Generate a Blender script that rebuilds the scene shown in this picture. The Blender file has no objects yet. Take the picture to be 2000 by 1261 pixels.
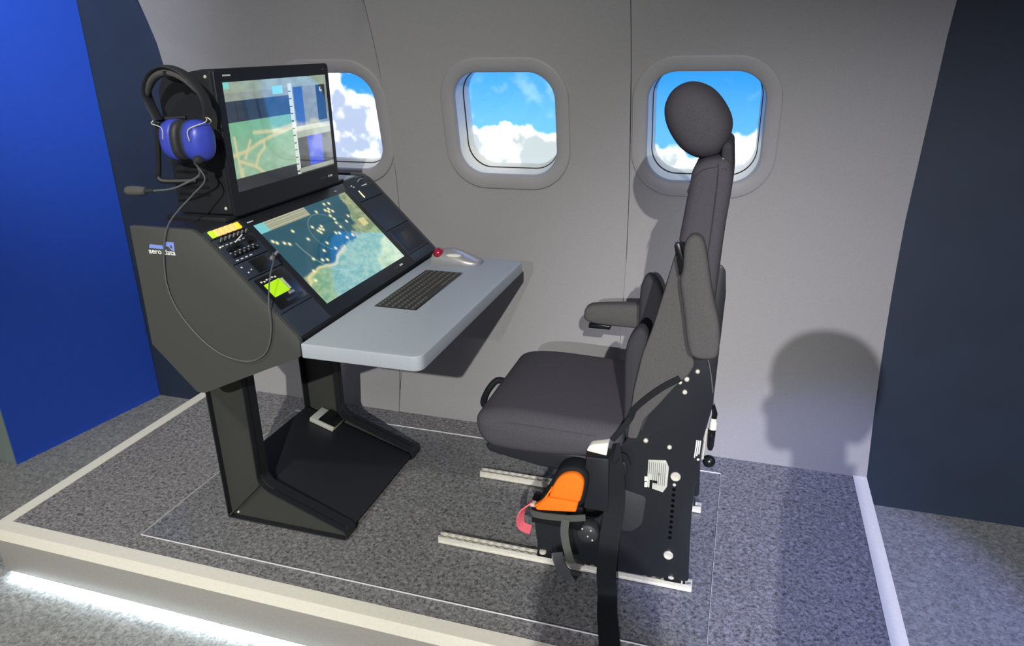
import bpy, bmesh, math, random
import numpy as np
from mathutils import Vector, Matrix
random.seed(4)
sc = bpy.context.scene
col = sc.collection
PI = math.pi

# ---------------------------------------------------------------- camera
def cam_axes(yaw, pitch, roll):
    cy, sy, cp, sp = math.cos(yaw), math.sin(yaw), math.cos(pitch), math.sin(pitch)
    f = Vector((sy*cp, cy*cp, -sp)); r0 = Vector((cy, -sy, 0)); u0 = r0.cross(f)
    c, s = math.cos(roll), math.sin(roll)
    return r0*c + u0*s, u0*c - r0*s, f
r_, u_, f_ = cam_axes(-0.310480, 0.367855, -0.016003)
cd = bpy.data.cameras.new('camera'); cam = bpy.data.objects.new('camera', cd); col.objects.link(cam)
cam.matrix_world = Matrix(((r_.x, u_.x, -f_.x, 0), (r_.y, u_.y, -f_.y, 0), (r_.z, u_.z, -f_.z, 1.45), (0, 0, 0, 1)))
cd.sensor_width = 36; cd.sensor_fit = 'HORIZONTAL'; cd.lens = 1409.24/2000*36; cd.clip_start = 0.02
sc.camera = cam

# ---------------------------------------------------------------- light and exposure
sc.view_settings.view_transform = 'Standard'; sc.view_settings.look = 'None'
sc.view_settings.exposure = 0; sc.view_settings.gamma = 1; sc.view_settings.use_curve_mapping = False
w = bpy.data.worlds.new('hall'); sc.world = w; w.use_nodes = True
w.node_tree.nodes['Background'].inputs[0].default_value = (0.93, 0.95, 1.0, 1)
w.node_tree.nodes['Background'].inputs[1].default_value = 0.205

def spot(name, loc, target, power, color, angle, blend, size):
    d = bpy.data.lights.new(name, 'SPOT'); d.energy = power; d.color = color
    d.spot_size = math.radians(angle); d.spot_blend = blend; d.shadow_soft_size = size
    o = bpy.data.objects.new(name, d); col.objects.link(o); o.location = loc
    o.rotation_euler = (Vector(target)-Vector(loc)).to_track_quat('-Z', 'Y').to_euler()
    return o
spot('hall_spot_warm', (1.75, -6.5, 4.8), (-1.35, 2.2, 0.10), 3050, (1.0, 0.972, 0.895), 26.5, 1.0, 0.04)
spot('hall_spot_white', (0.40, -6.0, 3.24), (0.50, 2.4, 0.20), 2150, (0.96, 0.945, 1.0), 20, 0.95, 0.025)
spot('hall_spot_overhead', (-1.2, -1.4, 4.0), (-1.75, 1.5, -0.1), 330, (1.0, 0.97, 0.86), 34, 1.0, 0.12)
spot('hall_spot_blue', (1.9, 0.6, 3.2), (0.42, 1.95, 0.0), 430, (0.30, 0.38, 1.0), 22, 0.45, 0.06)
spot('hall_spot_partition', (-1.0, 0.2, 3.4), (-2.8, 2.2, 2.1), 750, (0.85, 0.9, 1.0), 46, 1.0, 0.1)

# ---------------------------------------------------------------- helpers
def lin(v):
    v /= 255.0
    return v/12.92 if v <= 0.04045 else ((v+0.055)/1.055)**2.4
def srgb(r, g, b): return (lin(r), lin(g), lin(b), 1)
def L3(r, g, b): return np.array([lin(r), lin(g), lin(b)])

def _nodes(name):
    m = bpy.data.materials.new(name); m.use_nodes = True
    nt = m.node_tree; return m, nt, nt.nodes['Principled BSDF']
def mat(name, color, rough=0.5, metal=0.0, noise=0.0, scale=60.0, bump=0.0, spec=0.5, coat=0.0, emit=None, estr=1.0):
    """plain procedural material: base colour broken up by noise, with fine relief"""
    m, nt, b = _nodes(name)
    b.inputs['Base Color'].default_value = (color[0], color[1], color[2], 1)
    b.inputs['Roughness'].default_value = rough; b.inputs['Metallic'].default_value = metal
    b.inputs['Specular IOR Level'].default_value = spec; b.inputs['Coat Weight'].default_value = coat
    if emit is not None:
        b.inputs['Emission Color'].default_value = (emit[0], emit[1], emit[2], 1); b.inputs['Emission Strength'].default_value = estr
    tc = nt.nodes.new('ShaderNodeTexCoord')
    n = nt.nodes.new('ShaderNodeTexNoise'); n.inputs['Scale'].default_value = scale; n.inputs['Detail'].default_value = 4
    nt.links.new(tc.outputs['Object'], n.inputs['Vector'])
    if noise > 0:
        cr = nt.nodes.new('ShaderNodeValToRGB')
        lo, hi = max(0, 1-noise), 1+noise
        cr.color_ramp.elements[0].position = 0.32; cr.color_ramp.elements[1].position = 0.68
        cr.color_ramp.elements[0].color = (color[0]*lo, color[1]*lo, color[2]*lo, 1)
        cr.color_ramp.elements[1].color = (color[0]*hi, color[1]*hi, color[2]*hi, 1)
        nt.links.new(n.outputs['Fac'], cr.inputs['Fac']); nt.links.new(cr.outputs['Color'], b.inputs['Base Color'])
    if bump > 0:
        bp = nt.nodes.new('ShaderNodeBump'); bp.inputs['Strength'].default_value = bump; bp.inputs['Distance'].default_value = 0.002
        nt.links.new(n.outputs['Fac'], bp.inputs['Height']); nt.links.new(bp.outputs['Normal'], b.inputs['Normal'])
    return m
def carpet(name, dark, light, scale, rough=0.95):
    m, nt, b = _nodes(name)
    tc = nt.nodes.new('ShaderNodeTexCoord')
    n1 = nt.nodes.new('ShaderNodeTexNoise'); n1.inputs['Scale'].default_value = scale; n1.inputs['Detail'].default_value = 6; n1.inputs['Roughness'].default_value = 0.72
    n1.inputs['Distortion'].default_value = 0.8
    n2 = nt.nodes.new('ShaderNodeTexNoise'); n2.inputs['Scale'].default_value = 3.0; n2.inputs['Detail'].default_value = 3
    cr = nt.nodes.new('ShaderNodeValToRGB')
    cr.color_ramp.elements[0].position = 0.36; cr.color_ramp.elements[0].color = dark
    cr.color_ramp.elements[1].position = 0.66; cr.color_ramp.elements[1].color = light
    mx = nt.nodes.new('ShaderNodeMix'); mx.data_type = 'RGBA'; mx.blend_type = 'MULTIPLY'; mx.inputs[0].default_value = 0.18
    for n in (n1, n2): nt.links.new(tc.outputs['Object'], n.inputs['Vector'])
    nt.links.new(n1.outputs['Fac'], cr.inputs['Fac']); nt.links.new(cr.outputs['Color'], mx.inputs[6])
    nt.links.new(n2.outputs['Fac'], mx.inputs[7]); nt.links.new(mx.outputs[2], b.inputs['Base Color'])
    bp = nt.nodes.new('ShaderNodeBump'); bp.inputs['Strength'].default_value = 0.5; bp.inputs['Distance'].default_value = 0.004
    nt.links.new(n1.outputs['Fac'], bp.inputs['Height']); nt.links.new(bp.outputs['Normal'], b.inputs['Normal'])
    b.inputs['Roughness'].default_value = rough; b.inputs['Specular IOR Level'].default_value = 0.1
    return m
def clear(name, tint=(1, 1, 1), ior=1.45, rough=0.02):
    """thin clear sheet: mirrors by Fresnel, lets the rest through"""
    m = bpy.data.materials.new(name); m.use_nodes = True; nt = m.node_tree; nt.nodes.clear()
    o = nt.nodes.new('ShaderNodeOutputMaterial'); mix = nt.nodes.new('ShaderNodeMixShader')
    lw = nt.nodes.new('ShaderNodeLayerWeight'); lw.inputs['Blend'].default_value = 0.5      # Schlick: F0+(1-F0)*facing^5, alike on both faces
    pw = nt.nodes.new('ShaderNodeMath'); pw.operation = 'POWER'; pw.inputs[1].default_value = 5
    ma = nt.nodes.new('ShaderNodeMath'); ma.operation = 'MULTIPLY_ADD'; f0 = ((ior-1)/(ior+1))**2
    ma.inputs[1].default_value = 1-f0; ma.inputs[2].default_value = f0
    nt.links.new(lw.outputs['Facing'], pw.inputs[0]); nt.links.new(pw.outputs[0], ma.inputs[0]); nt.links.new(ma.outputs[0], mix.inputs[0])
    t = nt.nodes.new('ShaderNodeBsdfTransparent'); t.inputs[0].default_value = (*tint, 1)
    g = nt.nodes.new('ShaderNodeBsdfGlossy'); g.inputs['Roughness'].default_value = rough
    nt.links.new(t.outputs[0], mix.inputs[1]); nt.links.new(g.outputs[0], mix.inputs[2])
    nt.links.new(mix.outputs[0], o.inputs[0])
    return m
def lit_print(name, strength, gloss, ior=1.5):
    """a self-lit picture: the picture is the mesh's own colour attribute"""
    m, nt, b = _nodes(name)
    a = nt.nodes.new('ShaderNodeAttribute'); a.attribute_name = 'picture'
    b.inputs['Base Color'].default_value = (0.004, 0.004, 0.005, 1)
    b.inputs['Roughness'].default_value = gloss; b.inputs['IOR'].default_value = ior
    nt.links.new(a.outputs['Color'], b.inputs['Emission Color']); b.inputs['Emission Strength'].default_value = strength
    return m

class MB:
    def __init__(s): s.v = []; s.f = []
    def add(s, V, F):
        k = len(s.v); s.v += [tuple(p) for p in V]; s.f += [tuple(i+k for i in q) for q in F]; return s
    def box(s, a, b):
        x0, y0, z0 = a; x1, y1, z1 = b
        return s.add([(x0,y0,z0),(x1,y0,z0),(x1,y1,z0),(x0,y1,z0),(x0,y0,z1),(x1,y0,z1),(x1,y1,z1),(x0,y1,z1)],
                     [(0,3,2,1),(4,5,6,7),(0,1,5,4),(1,2,6,5),(2,3,7,6),(3,0,4,7)])
    def obox(s, o, ex, ey, ez):
        o, ex, ey, ez = map(Vector, (o, ex, ey, ez))
        V = [o, o+ex, o+ex+ey, o+ey]; V += [p+ez for p in V]
        return s.add(V, [(0,3,2,1),(4,5,6,7),(0,1,5,4),(1,2,6,5),(2,3,7,6),(3,0,4,7)])
    def prism(s, poly, a, b, ax='y'):
        M = {'y': lambda p, t: (p[0], t, p[1]), 'z': lambda p, t: (p[0], p[1], t), 'x': lambda p, t: (t, p[0], p[1])}[ax]
        n = len(poly); V = [M(p, a) for p in poly]+[M(p, b) for p in poly]
        return s.add(V, [tuple(range(n))[::-1], tuple(range(n, 2*n))]+[(i, (i+1) % n, n+(i+1) % n, n+i) for i in range(n)])
    def puff(s, poly, a, b, r, n=5, ax='y', crown=0.0):
        """profile extruded along an axis with a soft rounded rim"""
        M = {'y': lambda p, t: (p[0], t, p[1]), 'z': lambda p, t: (p[0], p[1], t), 'x': lambda p, t: (t, p[0], p[1])}[ax]
        P = np.array(poly, float); N = len(P)
        area = 0.5*np.sum(P[:, 0]*np.roll(P[:, 1], -1)-np.roll(P[:, 0], -1)*P[:, 1])
        e = np.roll(P, -1, 0)-P; e /= np.linalg.norm(e, axis=1)[:, None]+1e-12
        nr = np.stack([-e[:, 1], e[:, 0]], 1)*(1 if area > 0 else -1)
        vn = nr+np.roll(nr, 1, 0); vn /= np.maximum((vn*vn).sum(1), 0.5)[:, None]/2
        secs = []
        for k in range(n+1):
            t = k/n*PI/2; secs.append((a+r*(1-math.cos(t)), r*(1-math.sin(t))))
        for k in range(n, -1, -1):
            t = k/n*PI/2; secs.append((b-r*(1-math.cos(t)), r*(1-math.sin(t))))
        V = []; A_, B_ = P, np.roll(P, -1, 0); AB = B_-A_; L2 = (AB*AB).sum(1)+1e-12
        def inset(ins):
            Q = P+vn*ins
            if ins < 1e-6: return Q
            d = Q[:, None]-A_[None]; tt = np.clip((d*AB[None]).sum(2)/L2[None], 0, 1)
            dist = np.linalg.norm(d-tt[..., None]*AB[None], axis=2).min(1); ok = dist > ins*0.96
            if ok.sum() < 3: return P.mean(0)+(P-P.mean(0))*0.6
            idx = np.where(ok)[0]; t_ = np.arange(N); X = np.concatenate([idx-N, idx, idx+N])
            for c_ in (0, 1): Q[:, c_] = np.interp(t_, X, np.tile(Q[idx, c_], 3))
            return Q
        R0 = [(inset(ins), t) for t, ins in secs]
        if crown:
            lastQ = R0[0][0]; cc = lastQ.mean(0); ext = [(0.05, 1.0), (0.35, 0.88), (0.65, 0.58), (0.86, 0.26)]
            R0 = [(cc+(lastQ-cc)*k, a-crown*h) for k, h in ext]+R0+[(cc+(lastQ-cc)*k, b+crown*h) for k, h in ext[::-1]]
        for Q_, t in R0: V += [M(p, t) for p in Q_]
        secs = R0
        F = []
        for k in range(len(secs)-1):
            F += [(k*N+i, k*N+(i+1) % N, (k+1)*N+(i+1) % N, (k+1)*N+i) for i in range(N)]
        F += [tuple(range(N))[::-1], tuple(range((len(secs)-1)*N, len(secs)*N))]
        return s.add(V, F)
    def pillow(s, poly, a, b, p=3.0, n=14):
        P = np.array(poly); c = P.mean(0); loops = []
        for k in range(n+1):
            t = math.sin((k/n*2-1)*0.985*PI/2); f = (1-abs(t)**p)**(1/p)
            loops.append([(q[0], (a+b)/2+(b-a)/2*t, q[1]) for q in c+(P-c)*f])
        return s.rings(loops)
    def rings(s, loops, cap=True, closed=True):
        N = len(loops[0]); V = [p for l in loops for p in l]; F = []
        for k in range(len(loops)-1):
            F += [(k*N+i, k*N+(i+1) % N, (k+1)*N+(i+1) % N, (k+1)*N+i) for i in range(N if closed else N-1)]
        if cap: F += [tuple(range(N))[::-1], tuple(range((len(loops)-1)*N, len(loops)*N))]
        return s.add(V, F)
    def tube(s, path, r, n=8, cap=True):
        path = [Vector(p) for p in path]; m = len(path); rr = r if hasattr(r, '__len__') else [r]*m
        t0 = (path[1]-path[0]).normalized(); ref = Vector((0, 0, 1)) if abs(t0.z) < 0.9 else Vector((1, 0, 0))
        u = t0.cross(ref).normalized(); loops = []
        for i, p in enumerate(path):
            t = (path[min(i+1, m-1)]-path[max(i-1, 0)]).normalized()
            u = (u-t*u.dot(t)).normalized(); v = t.cross(u)
            loops.append([p+(u*math.cos(2*PI*k/n)+v*math.sin(2*PI*k/n))*rr[i] for k in range(n)])
        return s.rings(loops, cap)
    def ribbon(s, path, wdir, width, th):
        """webbing: flat strap along a path, wdir = direction of its width"""
        path = [Vector(p) for p in path]; m = len(path); loops = []
        for i, p in enumerate(path):
            t = (path[min(i+1, m-1)]-path[max(i-1, 0)]).normalized()
            wd = Vector(wdir); wd = (wd-t*wd.dot(t)).normalized(); nn = t.cross(wd)
            a, b = wd*width/2, nn*th/2
            loops.append([p-a-b, p+a-b, p+a+b, p-a+b])
        return s.rings(loops)
    def lathe(s, prof, c, axis='y', n=20):
        """prof: (radius, offset along the axis)"""
        c = Vector(c); A = {'x': (Vector((0,1,0)), Vector((0,0,1)), Vector((1,0,0))), 'y': (Vector((1,0,0)), Vector((0,0,1)), Vector((0,1,0))),
             'z': (Vector((1,0,0)), Vector((0,1,0)), Vector((0,0,1)))}[axis] if isinstance(axis, str) else axis
        return s.rings([[c+A[0]*r*math.cos(2*PI*k/n)+A[1]*r*math.sin(2*PI*k/n)+A[2]*t for k in range(n)] for r, t in prof])
    def ball(s, c, rx, ry=None, rz=None, n=16, p=2.0):
        ry = ry or rx; rz = rz or rx; loops = []
        for j in range(1, n//2+1):
            ph = -PI/2+PI*j/(n//2+1); cz, sz = math.cos(ph), math.sin(ph)
            loops.append([(c[0]+rx*cz*math.cos(2*PI*k/n), c[1]+ry*cz*math.sin(2*PI*k/n), c[2]+rz*sz) for k in range(n)])
        return s.rings(loops)
    def mesh(s, name, m, bevel=0.0, seg=2, smooth=35):
        me = bpy.data.meshes.new(name); bm = bmesh.new()
        vs = [bm.verts.new(p) for p in s.v]
        for q in s.f:
            try: bm.faces.new([vs[i] for i in q])
            except ValueError: pass
        bmesh.ops.recalc_face_normals(bm, faces=bm.faces)
        if bevel:
            ed = [e for e in bm.edges if len(e.link_faces) == 2 and e.calc_face_angle(0) > 0.5]
            bmesh.ops.bevel(bm, geom=ed, offset=bevel, segments=seg, profile=0.5, affect='EDGES', clamp_overlap=True)
        bm.to_mesh(me); bm.free()
        for p_ in me.polygons: p_.use_smooth = True
        me.set_sharp_from_angle(angle=math.radians(smooth))
        me.materials.append(m); return me
    def build(s, name, m, parent=None, bevel=0.0, seg=2, smooth=35):
        o = bpy.data.objects.new(name, s.mesh(name, m, bevel, seg, smooth)); col.objects.link(o)
        if parent is not None: o.parent = parent
        return o
def share(name, me, parent, loc=(0, 0, 0), rot=None):
    o = bpy.data.objects.new(name, me); col.objects.link(o); o.parent = parent; o.location = loc
    if rot: o.rotation_euler = rot
    return o
def thing(name, label, cat, group=None):
    o = bpy.data.objects.new(name, None); col.objects.link(o); o.empty_display_size = 0.05
    o['label'] = label; o['category'] = cat
    if group: o['group'] = group
    return o
def struct(name, label=None, obj=None):
    o = obj
    if o is None:
        o = bpy.data.objects.new(name, None); col.objects.link(o); o.empty_display_size = 0.05
    o['kind'] = 'structure'
    if label: o['label'] = label
    return o
def rrect(cx, cy, w_, h_, r, n=8):
    P = []
    for (sx, sy, a0) in ((1, 1, 0), (-1, 1, 90), (-1, -1, 180), (1, -1, 270)):
        for k in range(n+1):
            a = math.radians(a0+90*k/n); P.append((cx+sx*(w_/2-r)+r*math.cos(a), cy+sy*(h_/2-r)+r*math.sin(a)))
    return P
def fillet(poly, r, n=4):
    out = []; N = len(poly)
    for i in range(N):
        p = Vector(poly[i]); a = Vector(poly[i-1]); b = Vector(poly[(i+1) % N])
        rr = r[i] if hasattr(r, '__len__') else r
        da, db = (a-p), (b-p); d = min(rr, da.length*0.45, db.length*0.45)
        if d < 1e-5: out.append(tuple(p)); continue
        q0, q1 = p+da.normalized()*d, p+db.normalized()*d
        for k in range(n+1):
            t = k/n; out.append(tuple(q0*(1-t)**2+p*2*t*(1-t)+q1*t*t))
    return out
def smooth_closed(poly, it=2):
    P = np.array(poly, float)
    for _ in range(it):
        Q = np.roll(P, -1, 0); P = np.stack([P*0.75+Q*0.25, P*0.25+Q*0.75], 1).reshape(-1, 2)
    return [tuple(p) for p in P]
def spline(pts, k=6):
    P = [Vector(p) for p in pts]; out = []
    for i in range(len(P)-1):
        p0, p1, p2, p3 = P[max(i-1, 0)], P[i], P[i+1], P[min(i+2, len(P)-1)]
        for j in range(k):
            t = j/k
            out.append(0.5*((2*p1)+(p2-p0)*t+(2*p0-5*p1+4*p2-p3)*t*t+(3*p1-p0-3*p2+p3)*t**3))
    return out+[P[-1]]
def picture(name, fn, img, m, parent, thick=None):
    """a flat picture as a fine grid with its colours; fn(a,b)->point, a: left to right, b: top to bottom"""
    nv, nu = img.shape[:2]; V = []; F = []
    for j in range(nv):
        for i in range(nu): V.append(tuple(fn(i/(nu-1), j/(nv-1))))
    for j in range(nv-1):
        for i in range(nu-1): k = j*nu+i; F.append((k, k+nu, k+nu+1, k+1))
    me = bpy.data.meshes.new(name); me.from_pydata(V, [], F); me.update()
    a = me.color_attributes.new('picture', 'FLOAT_COLOR', 'POINT')
    c4 = np.ones((nv*nu, 4), np.float32); c4[:, :3] = img.reshape(-1, 3); a.data.foreach_set('color', c4.ravel())
    for p_ in me.polygons: p_.use_smooth = True
    me.materials.append(m); o = bpy.data.objects.new(name, me); col.objects.link(o); o.parent = parent
    return o
def vnoise(h, w_, cells, seed):
    rg = np.random.RandomState(seed); g = rg.rand(cells+2, cells+2)
    y = np.linspace(0, cells, h, endpoint=False); x = np.linspace(0, cells, w_, endpoint=False)
    yi, xi = y.astype(int), x.astype(int); fy, fx = (y-yi), (x-xi); fy = fy*fy*(3-2*fy); fx = fx*fx*(3-2*fx)
    a = g[yi][:, xi]; b = g[yi][:, xi+1]; c = g[yi+1][:, xi]; d = g[yi+1][:, xi+1]
    FX = fx[None]; FY = fy[:, None]
    return (a*(1-FX)+b*FX)*(1-FY)+(c*(1-FX)+d*FX)*FY
def fbm(h, w_, cells, seed, octs=5):
    s = 0; t = 0
    for k in range(octs): s = s+vnoise(h, w_, cells*2**k, seed+k)*0.5**k; t += 0.5**k
    return s/t
def sstep(a, b, x): t = np.clip((x-a)/(b-a), 0, 1); return t*t*(3-2*t)

# ---------------------------------------------------------------- materials
M = {}
M['wall'] = mat('grey wall laminate', srgb(147, 146, 148), 0.75, noise=0.05, scale=240, bump=0.04, spec=0.2)
M['surround'] = mat('grey window surround', srgb(148, 147, 150), 0.55, noise=0.03, scale=200, spec=0.3)
M['reveal'] = mat('pale window reveal', srgb(212, 210, 204), 0.5, noise=0.02)
M['groove'] = mat('dark gasket', srgb(25, 28, 34), 0.7)
M['dark_wall'] = mat('navy painted wall', srgb(38, 48, 64), 0.6, noise=0.08, scale=6, spec=0.3)
M['blue'] = mat('blue painted wall', srgb(40, 78, 186), 0.5, noise=0.03, scale=30, spec=0.3)
M['blue_end'] = mat('grey green wall edge', srgb(120, 132, 130), 0.7, noise=0.04)
M['carpet'] = carpet('grey felt carpet', srgb(76, 75, 77), srgb(176, 175, 177), 90)
M['floor'] = carpet('light grey hall carpet', srgb(112, 113, 113), srgb(176, 177, 176), 70)
M['trim'] = mat('satin aluminium trim', srgb(236, 233, 220), 0.45, noise=0.03, scale=90, spec=0.4)
M['riser'] = mat('grey platform riser', srgb(150, 148, 144), 0.7, noise=0.05, scale=120)
M['led'] = mat('led strip', (0.9, 0.95, 1.0), 0.5, emit=(0.82, 0.93, 1.0), estr=40)
M['acrylic'] = clear('clear acrylic', (0.985, 0.99, 0.99), 1.25, 0.05)
M['acrylic_edge'] = mat('white acrylic edge glint', srgb(225, 228, 230), 0.2, noise=0.02)  # opaque white paints the highlight along the clear sheet's edge
M['panel'] = mat('charcoal powder coat', srgb(73, 75, 73), 0.62, noise=0.10, scale=400, bump=0.12, spec=0.3)
M['black'] = mat('black painted metal', srgb(33, 35, 40), 0.5, noise=0.08, scale=300, bump=0.05, spec=0.35)
M['bezel'] = mat('black display bezel', srgb(30, 33, 40), 0.42, noise=0.06, scale=300, spec=0.4)
M['module'] = mat('blue black module plate', srgb(48, 55, 68), 0.5, noise=0.06, scale=300, spec=0.35)
M['gloss'] = mat('gloss black metal', srgb(20, 21, 24), 0.28, noise=0.05, scale=200, spec=0.5)
M['plate'] = mat('satin black plate', srgb(33, 35, 40), 0.38, noise=0.06, scale=200, spec=0.45)
M['hole'] = mat('painted hole shade', srgb(4, 4, 5), 0.9, spec=0.05)  # near black standing in for the shade inside the adjust holes
M['leg'] = mat('dark grey powder coat', srgb(58, 59, 57), 0.6, noise=0.10, scale=400, bump=0.1, spec=0.3)
M['desk'] = mat('silver grey desktop', srgb(172, 180, 190), 0.5, noise=0.07, scale=500, bump=0.03, spec=0.4)
M['fabric'] = mat('charcoal seat fabric', srgb(76, 74, 80), 0.95, noise=0.14, scale=420, bump=0.25, spec=0.1)
M['fabric2'] = mat('charcoal side fabric', srgb(84, 83, 83), 0.95, noise=0.14, scale=420, bump=0.25, spec=0.1)
M['fabric3'] = mat('dark bolster fabric', srgb(60, 60, 64), 0.95, noise=0.12, scale=420, bump=0.25, spec=0.1)
M['web'] = mat('black webbing', srgb(26, 28, 32), 0.75, noise=0.12, scale=600, bump=0.2, spec=0.2)
M['web2'] = mat('olive grey webbing', srgb(84, 86, 82), 0.8, noise=0.12, scale=600, bump=0.2, spec=0.2)
M['chrome'] = mat('bright steel', srgb(235, 231, 216), 0.25, metal=0.35, noise=0.05)
M['steel'] = mat('bare aluminium track', srgb(226, 224, 214), 0.3, metal=0.3, noise=0.06, scale=120)
M['white'] = mat('white plastic', srgb(228, 226, 216), 0.4, noise=0.03)
M['offwhite'] = mat('grey white plastic', srgb(190, 192, 184), 0.5, noise=0.03)
M['orange'] = mat('orange nylon', srgb(244, 120, 30), 0.75, noise=0.10, scale=300, bump=0.15, spec=0.2)
M['pink'] = mat('red pink webbing', srgb(214, 96, 110), 0.8, noise=0.1, scale=300, bump=0.15)
M['cup'] = mat('blue ear cup plastic', srgb(62, 78, 190), 0.35, noise=0.04, spec=0.5)
M['leather'] = mat('black leatherette', srgb(46, 48, 52), 0.55, noise=0.1, scale=220, bump=0.2)
M['foam'] = mat('grey foam', srgb(80, 80, 80), 0.95, noise=0.15, scale=300, bump=0.3)
M['wire'] = mat('grey cable', srgb(92, 94, 98), 0.6, noise=0.05)
M['silver'] = mat('silver plastic', srgb(172, 170, 174), 0.32, metal=0.45, noise=0.03)
M['red'] = mat('dark red ball', srgb(150, 20, 52), 0.12, noise=0.15, scale=200, coat=0.6)
M['amber'] = mat('amber lamp', (0.5, 0.25, 0.05), 0.4, emit=(1.0, 0.52, 0.18), estr=1.15)
M['amber2'] = mat('yellow lamp', (0.5, 0.35, 0.05), 0.4, emit=(1.0, 0.52, 0.02), estr=1.2)
M['green'] = mat('green lamp', (0.3, 0.5, 0.02), 0.4, emit=(0.42, 0.80, 0.03), estr=1.1)
M['lcd'] = mat('lime lcd', (0.2, 0.4, 0.01), 0.3, emit=(0.38, 0.66, 0.003), estr=0.9)
M['mark'] = mat('glowing white print', srgb(215, 215, 212), 0.6, emit=(1, 1, 1), estr=0.12)  # faint emission added to brighten print and small parts that are no lamps
M['logo_blue'] = mat('blue print', srgb(128, 150, 226), 0.6)
M['logo_white'] = mat('white lettering', srgb(240, 240, 240), 0.6)
M['yellow'] = mat('pale yellow lamp', (0.8, 0.75, 0.4), 0.4, emit=(0.9, 0.82, 0.45), estr=0.8)
M['screen'] = lit_print('display picture', 1.0, 0.04, 2.3)
M['sky'] = lit_print('backlit sky print', 1.0, 0.5)
M['pane'] = clear('window pane', (0.97, 0.985, 0.99), 1.35, 0.01)
M['key_print'] = mat('grey key print', srgb(150, 146, 136), 0.6)
M['key'] = mat('black key', srgb(52, 50, 46), 0.5, noise=0.1)

# ---------------------------------------------------------------- the setting
FZ = -0.195
fl = MB().box((-6, -8, FZ-0.05), (6, 2.66, FZ)).build('floor', M['floor']); struct('floor', None, fl)
R_, ZC = 2.23, 0.775; YC = 2.597-R_
def wp(x, s, d=0.0):
    t = s/R_; return (x, YC+(R_+d)*math.cos(t), ZC+(R_+d)*math.sin(t))
def wpanel_mesh(x0, x1, s0, s1, wc, sc_, hw, hh, hr, th=0.012, K=12):
    hole = rrect(wc, sc_, hw, hh, hr, 8); N = len(hole); B = []
    for (hx, hs) in hole:
        dx, ds = hx-wc, hs-sc_
        tx = ((x1-wc)/dx if dx > 0 else (x0-wc)/dx) if abs(dx) > 1e-9 else 1e9
        ts = ((s1-sc_)/ds if ds > 0 else (s0-sc_)/ds) if abs(ds) > 1e-9 else 1e9
        t = min(tx, ts); B.append([wc+dx*t, sc_+ds*t])
    for (cx, cs) in ((x0, s0), (x0, s1), (x1, s0), (x1, s1)):
        i = min(range(N), key=lambda k: (B[k][0]-cx)**2+(B[k][1]-cs)**2); B[i] = [cx, cs]
    front = [[wp(hole[i][0]*(1-k/K)+B[i][0]*k/K, hole[i][1]*(1-k/K)+B[i][1]*k/K) for i in range(N)] for k in range(K+1)]
    back = [[wp(hole[i][0]*(1-k/K)+B[i][0]*k/K, hole[i][1]*(1-k/K)+B[i][1]*k/K, th) for i in range(N)] for k in range(K, -1, -1)]
    return MB().rings(front+back+[front[0]], cap=False)
wall = struct('wall_back', 'grey curved cabin wall with three rounded windows')
S0, S1 = R_*math.asin(-0.775/R_), 1.45
WX = (-1.531, -0.8345, -0.138); WS = 0.4075
edges = (-2.245, -1.300, -0.382, 0.5216)
for k in range(3):
    g0 = 0.0 if k == 0 else 0.0012; g1 = 0.0 if k == 2 else 0.0012
    wpanel_mesh(edges[k]+g0, edges[k+1]-g1, S0, S1, WX[k], WS, 0.42, 0.42, 0.12).build('wall_panel', M['wall'], wall, smooth=60)
# dark strip seen in the open joints between the panels
for k in (1, 2):
    b = MB(); n = 24
    b.rings([[wp(edges[k]+q*0.01, S0+(S1-S0)*i/n, 0.014) for i in range(n+1)] for q in (-1, 1)], cap=False, closed=False)
    b.build('joint_strip', M['groove'], wall)

def sky_img(kind, n=170):
    b, a = np.mgrid[0:1:n*1j, 0:1:n*1j]
    f1 = fbm(n, n, 4, 10+kind*31, 6); f2 = fbm(n, n, 5, 90+kind*17, 6); wis = fbm(n, n, 3, 300+kind, 6)
    top, low = (np.array([0.075, 0.49, 1.6]), np.array([0.22, 0.72, 1.7])) if kind == 1 else (np.array([0.030, 0.39, 1.25]), np.array([0.16, 0.62, 1.5]))
    img = top+(low-top)*sstep(0.0, 0.75, b)[..., None]
    if kind == 0: dens = (0.80-a*0.95+(b-0.25)*0.85)+(f1-0.5)*0.9
    elif kind == 1: dens = (b-0.60)*2.4+(f1-0.5)*1.3+0.10
    else: dens = (b-0.74)*2.4+np.maximum(0, (a-0.52))*3.4*np.maximum(0, b-0.22)+(f1-0.5)*0.9
    cl = sstep(0.06, 0.22, dens)
    sh = sstep(0.40, 0.62, f2)*sstep(0.10, 0.4, dens)
    white = np.array([2.0, 2.05, 2.1]); shade = L3(186, 202, 240) if kind == 0 else L3(206, 218, 222)
    cc = white+(shade-white)*(sh*0.92)[..., None]
    thin = fbm(n, n//4, 6, 500+kind, 5); xs = np.linspace(0, thin.shape[1]-1, n)
    thin = np.stack([np.interp(xs, np.arange(thin.shape[1]), r) for r in thin]); streak = sstep(0.52, 0.72, thin*0.75+wis*0.25)
    img = img+(np.array([0.55, 0.95, 2.2])-img)*(streak*0.6*sstep(0.05, 0.3, b)*(1.0 if kind == 1 else 0.6))[..., None]
    return img*(1-cl[..., None])+cc*cl[..., None]
def wring(parent, name, m, k, secs, n=10):
    b = MB(); loops = [[wp(x, s, d) for (x, s) in rrect(WX[k], WS, w_, h_, r, n)] for (w_, h_, r, d) in secs]
    return b.rings(loops, cap=False).build(name, m, parent, smooth=50)
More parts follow.
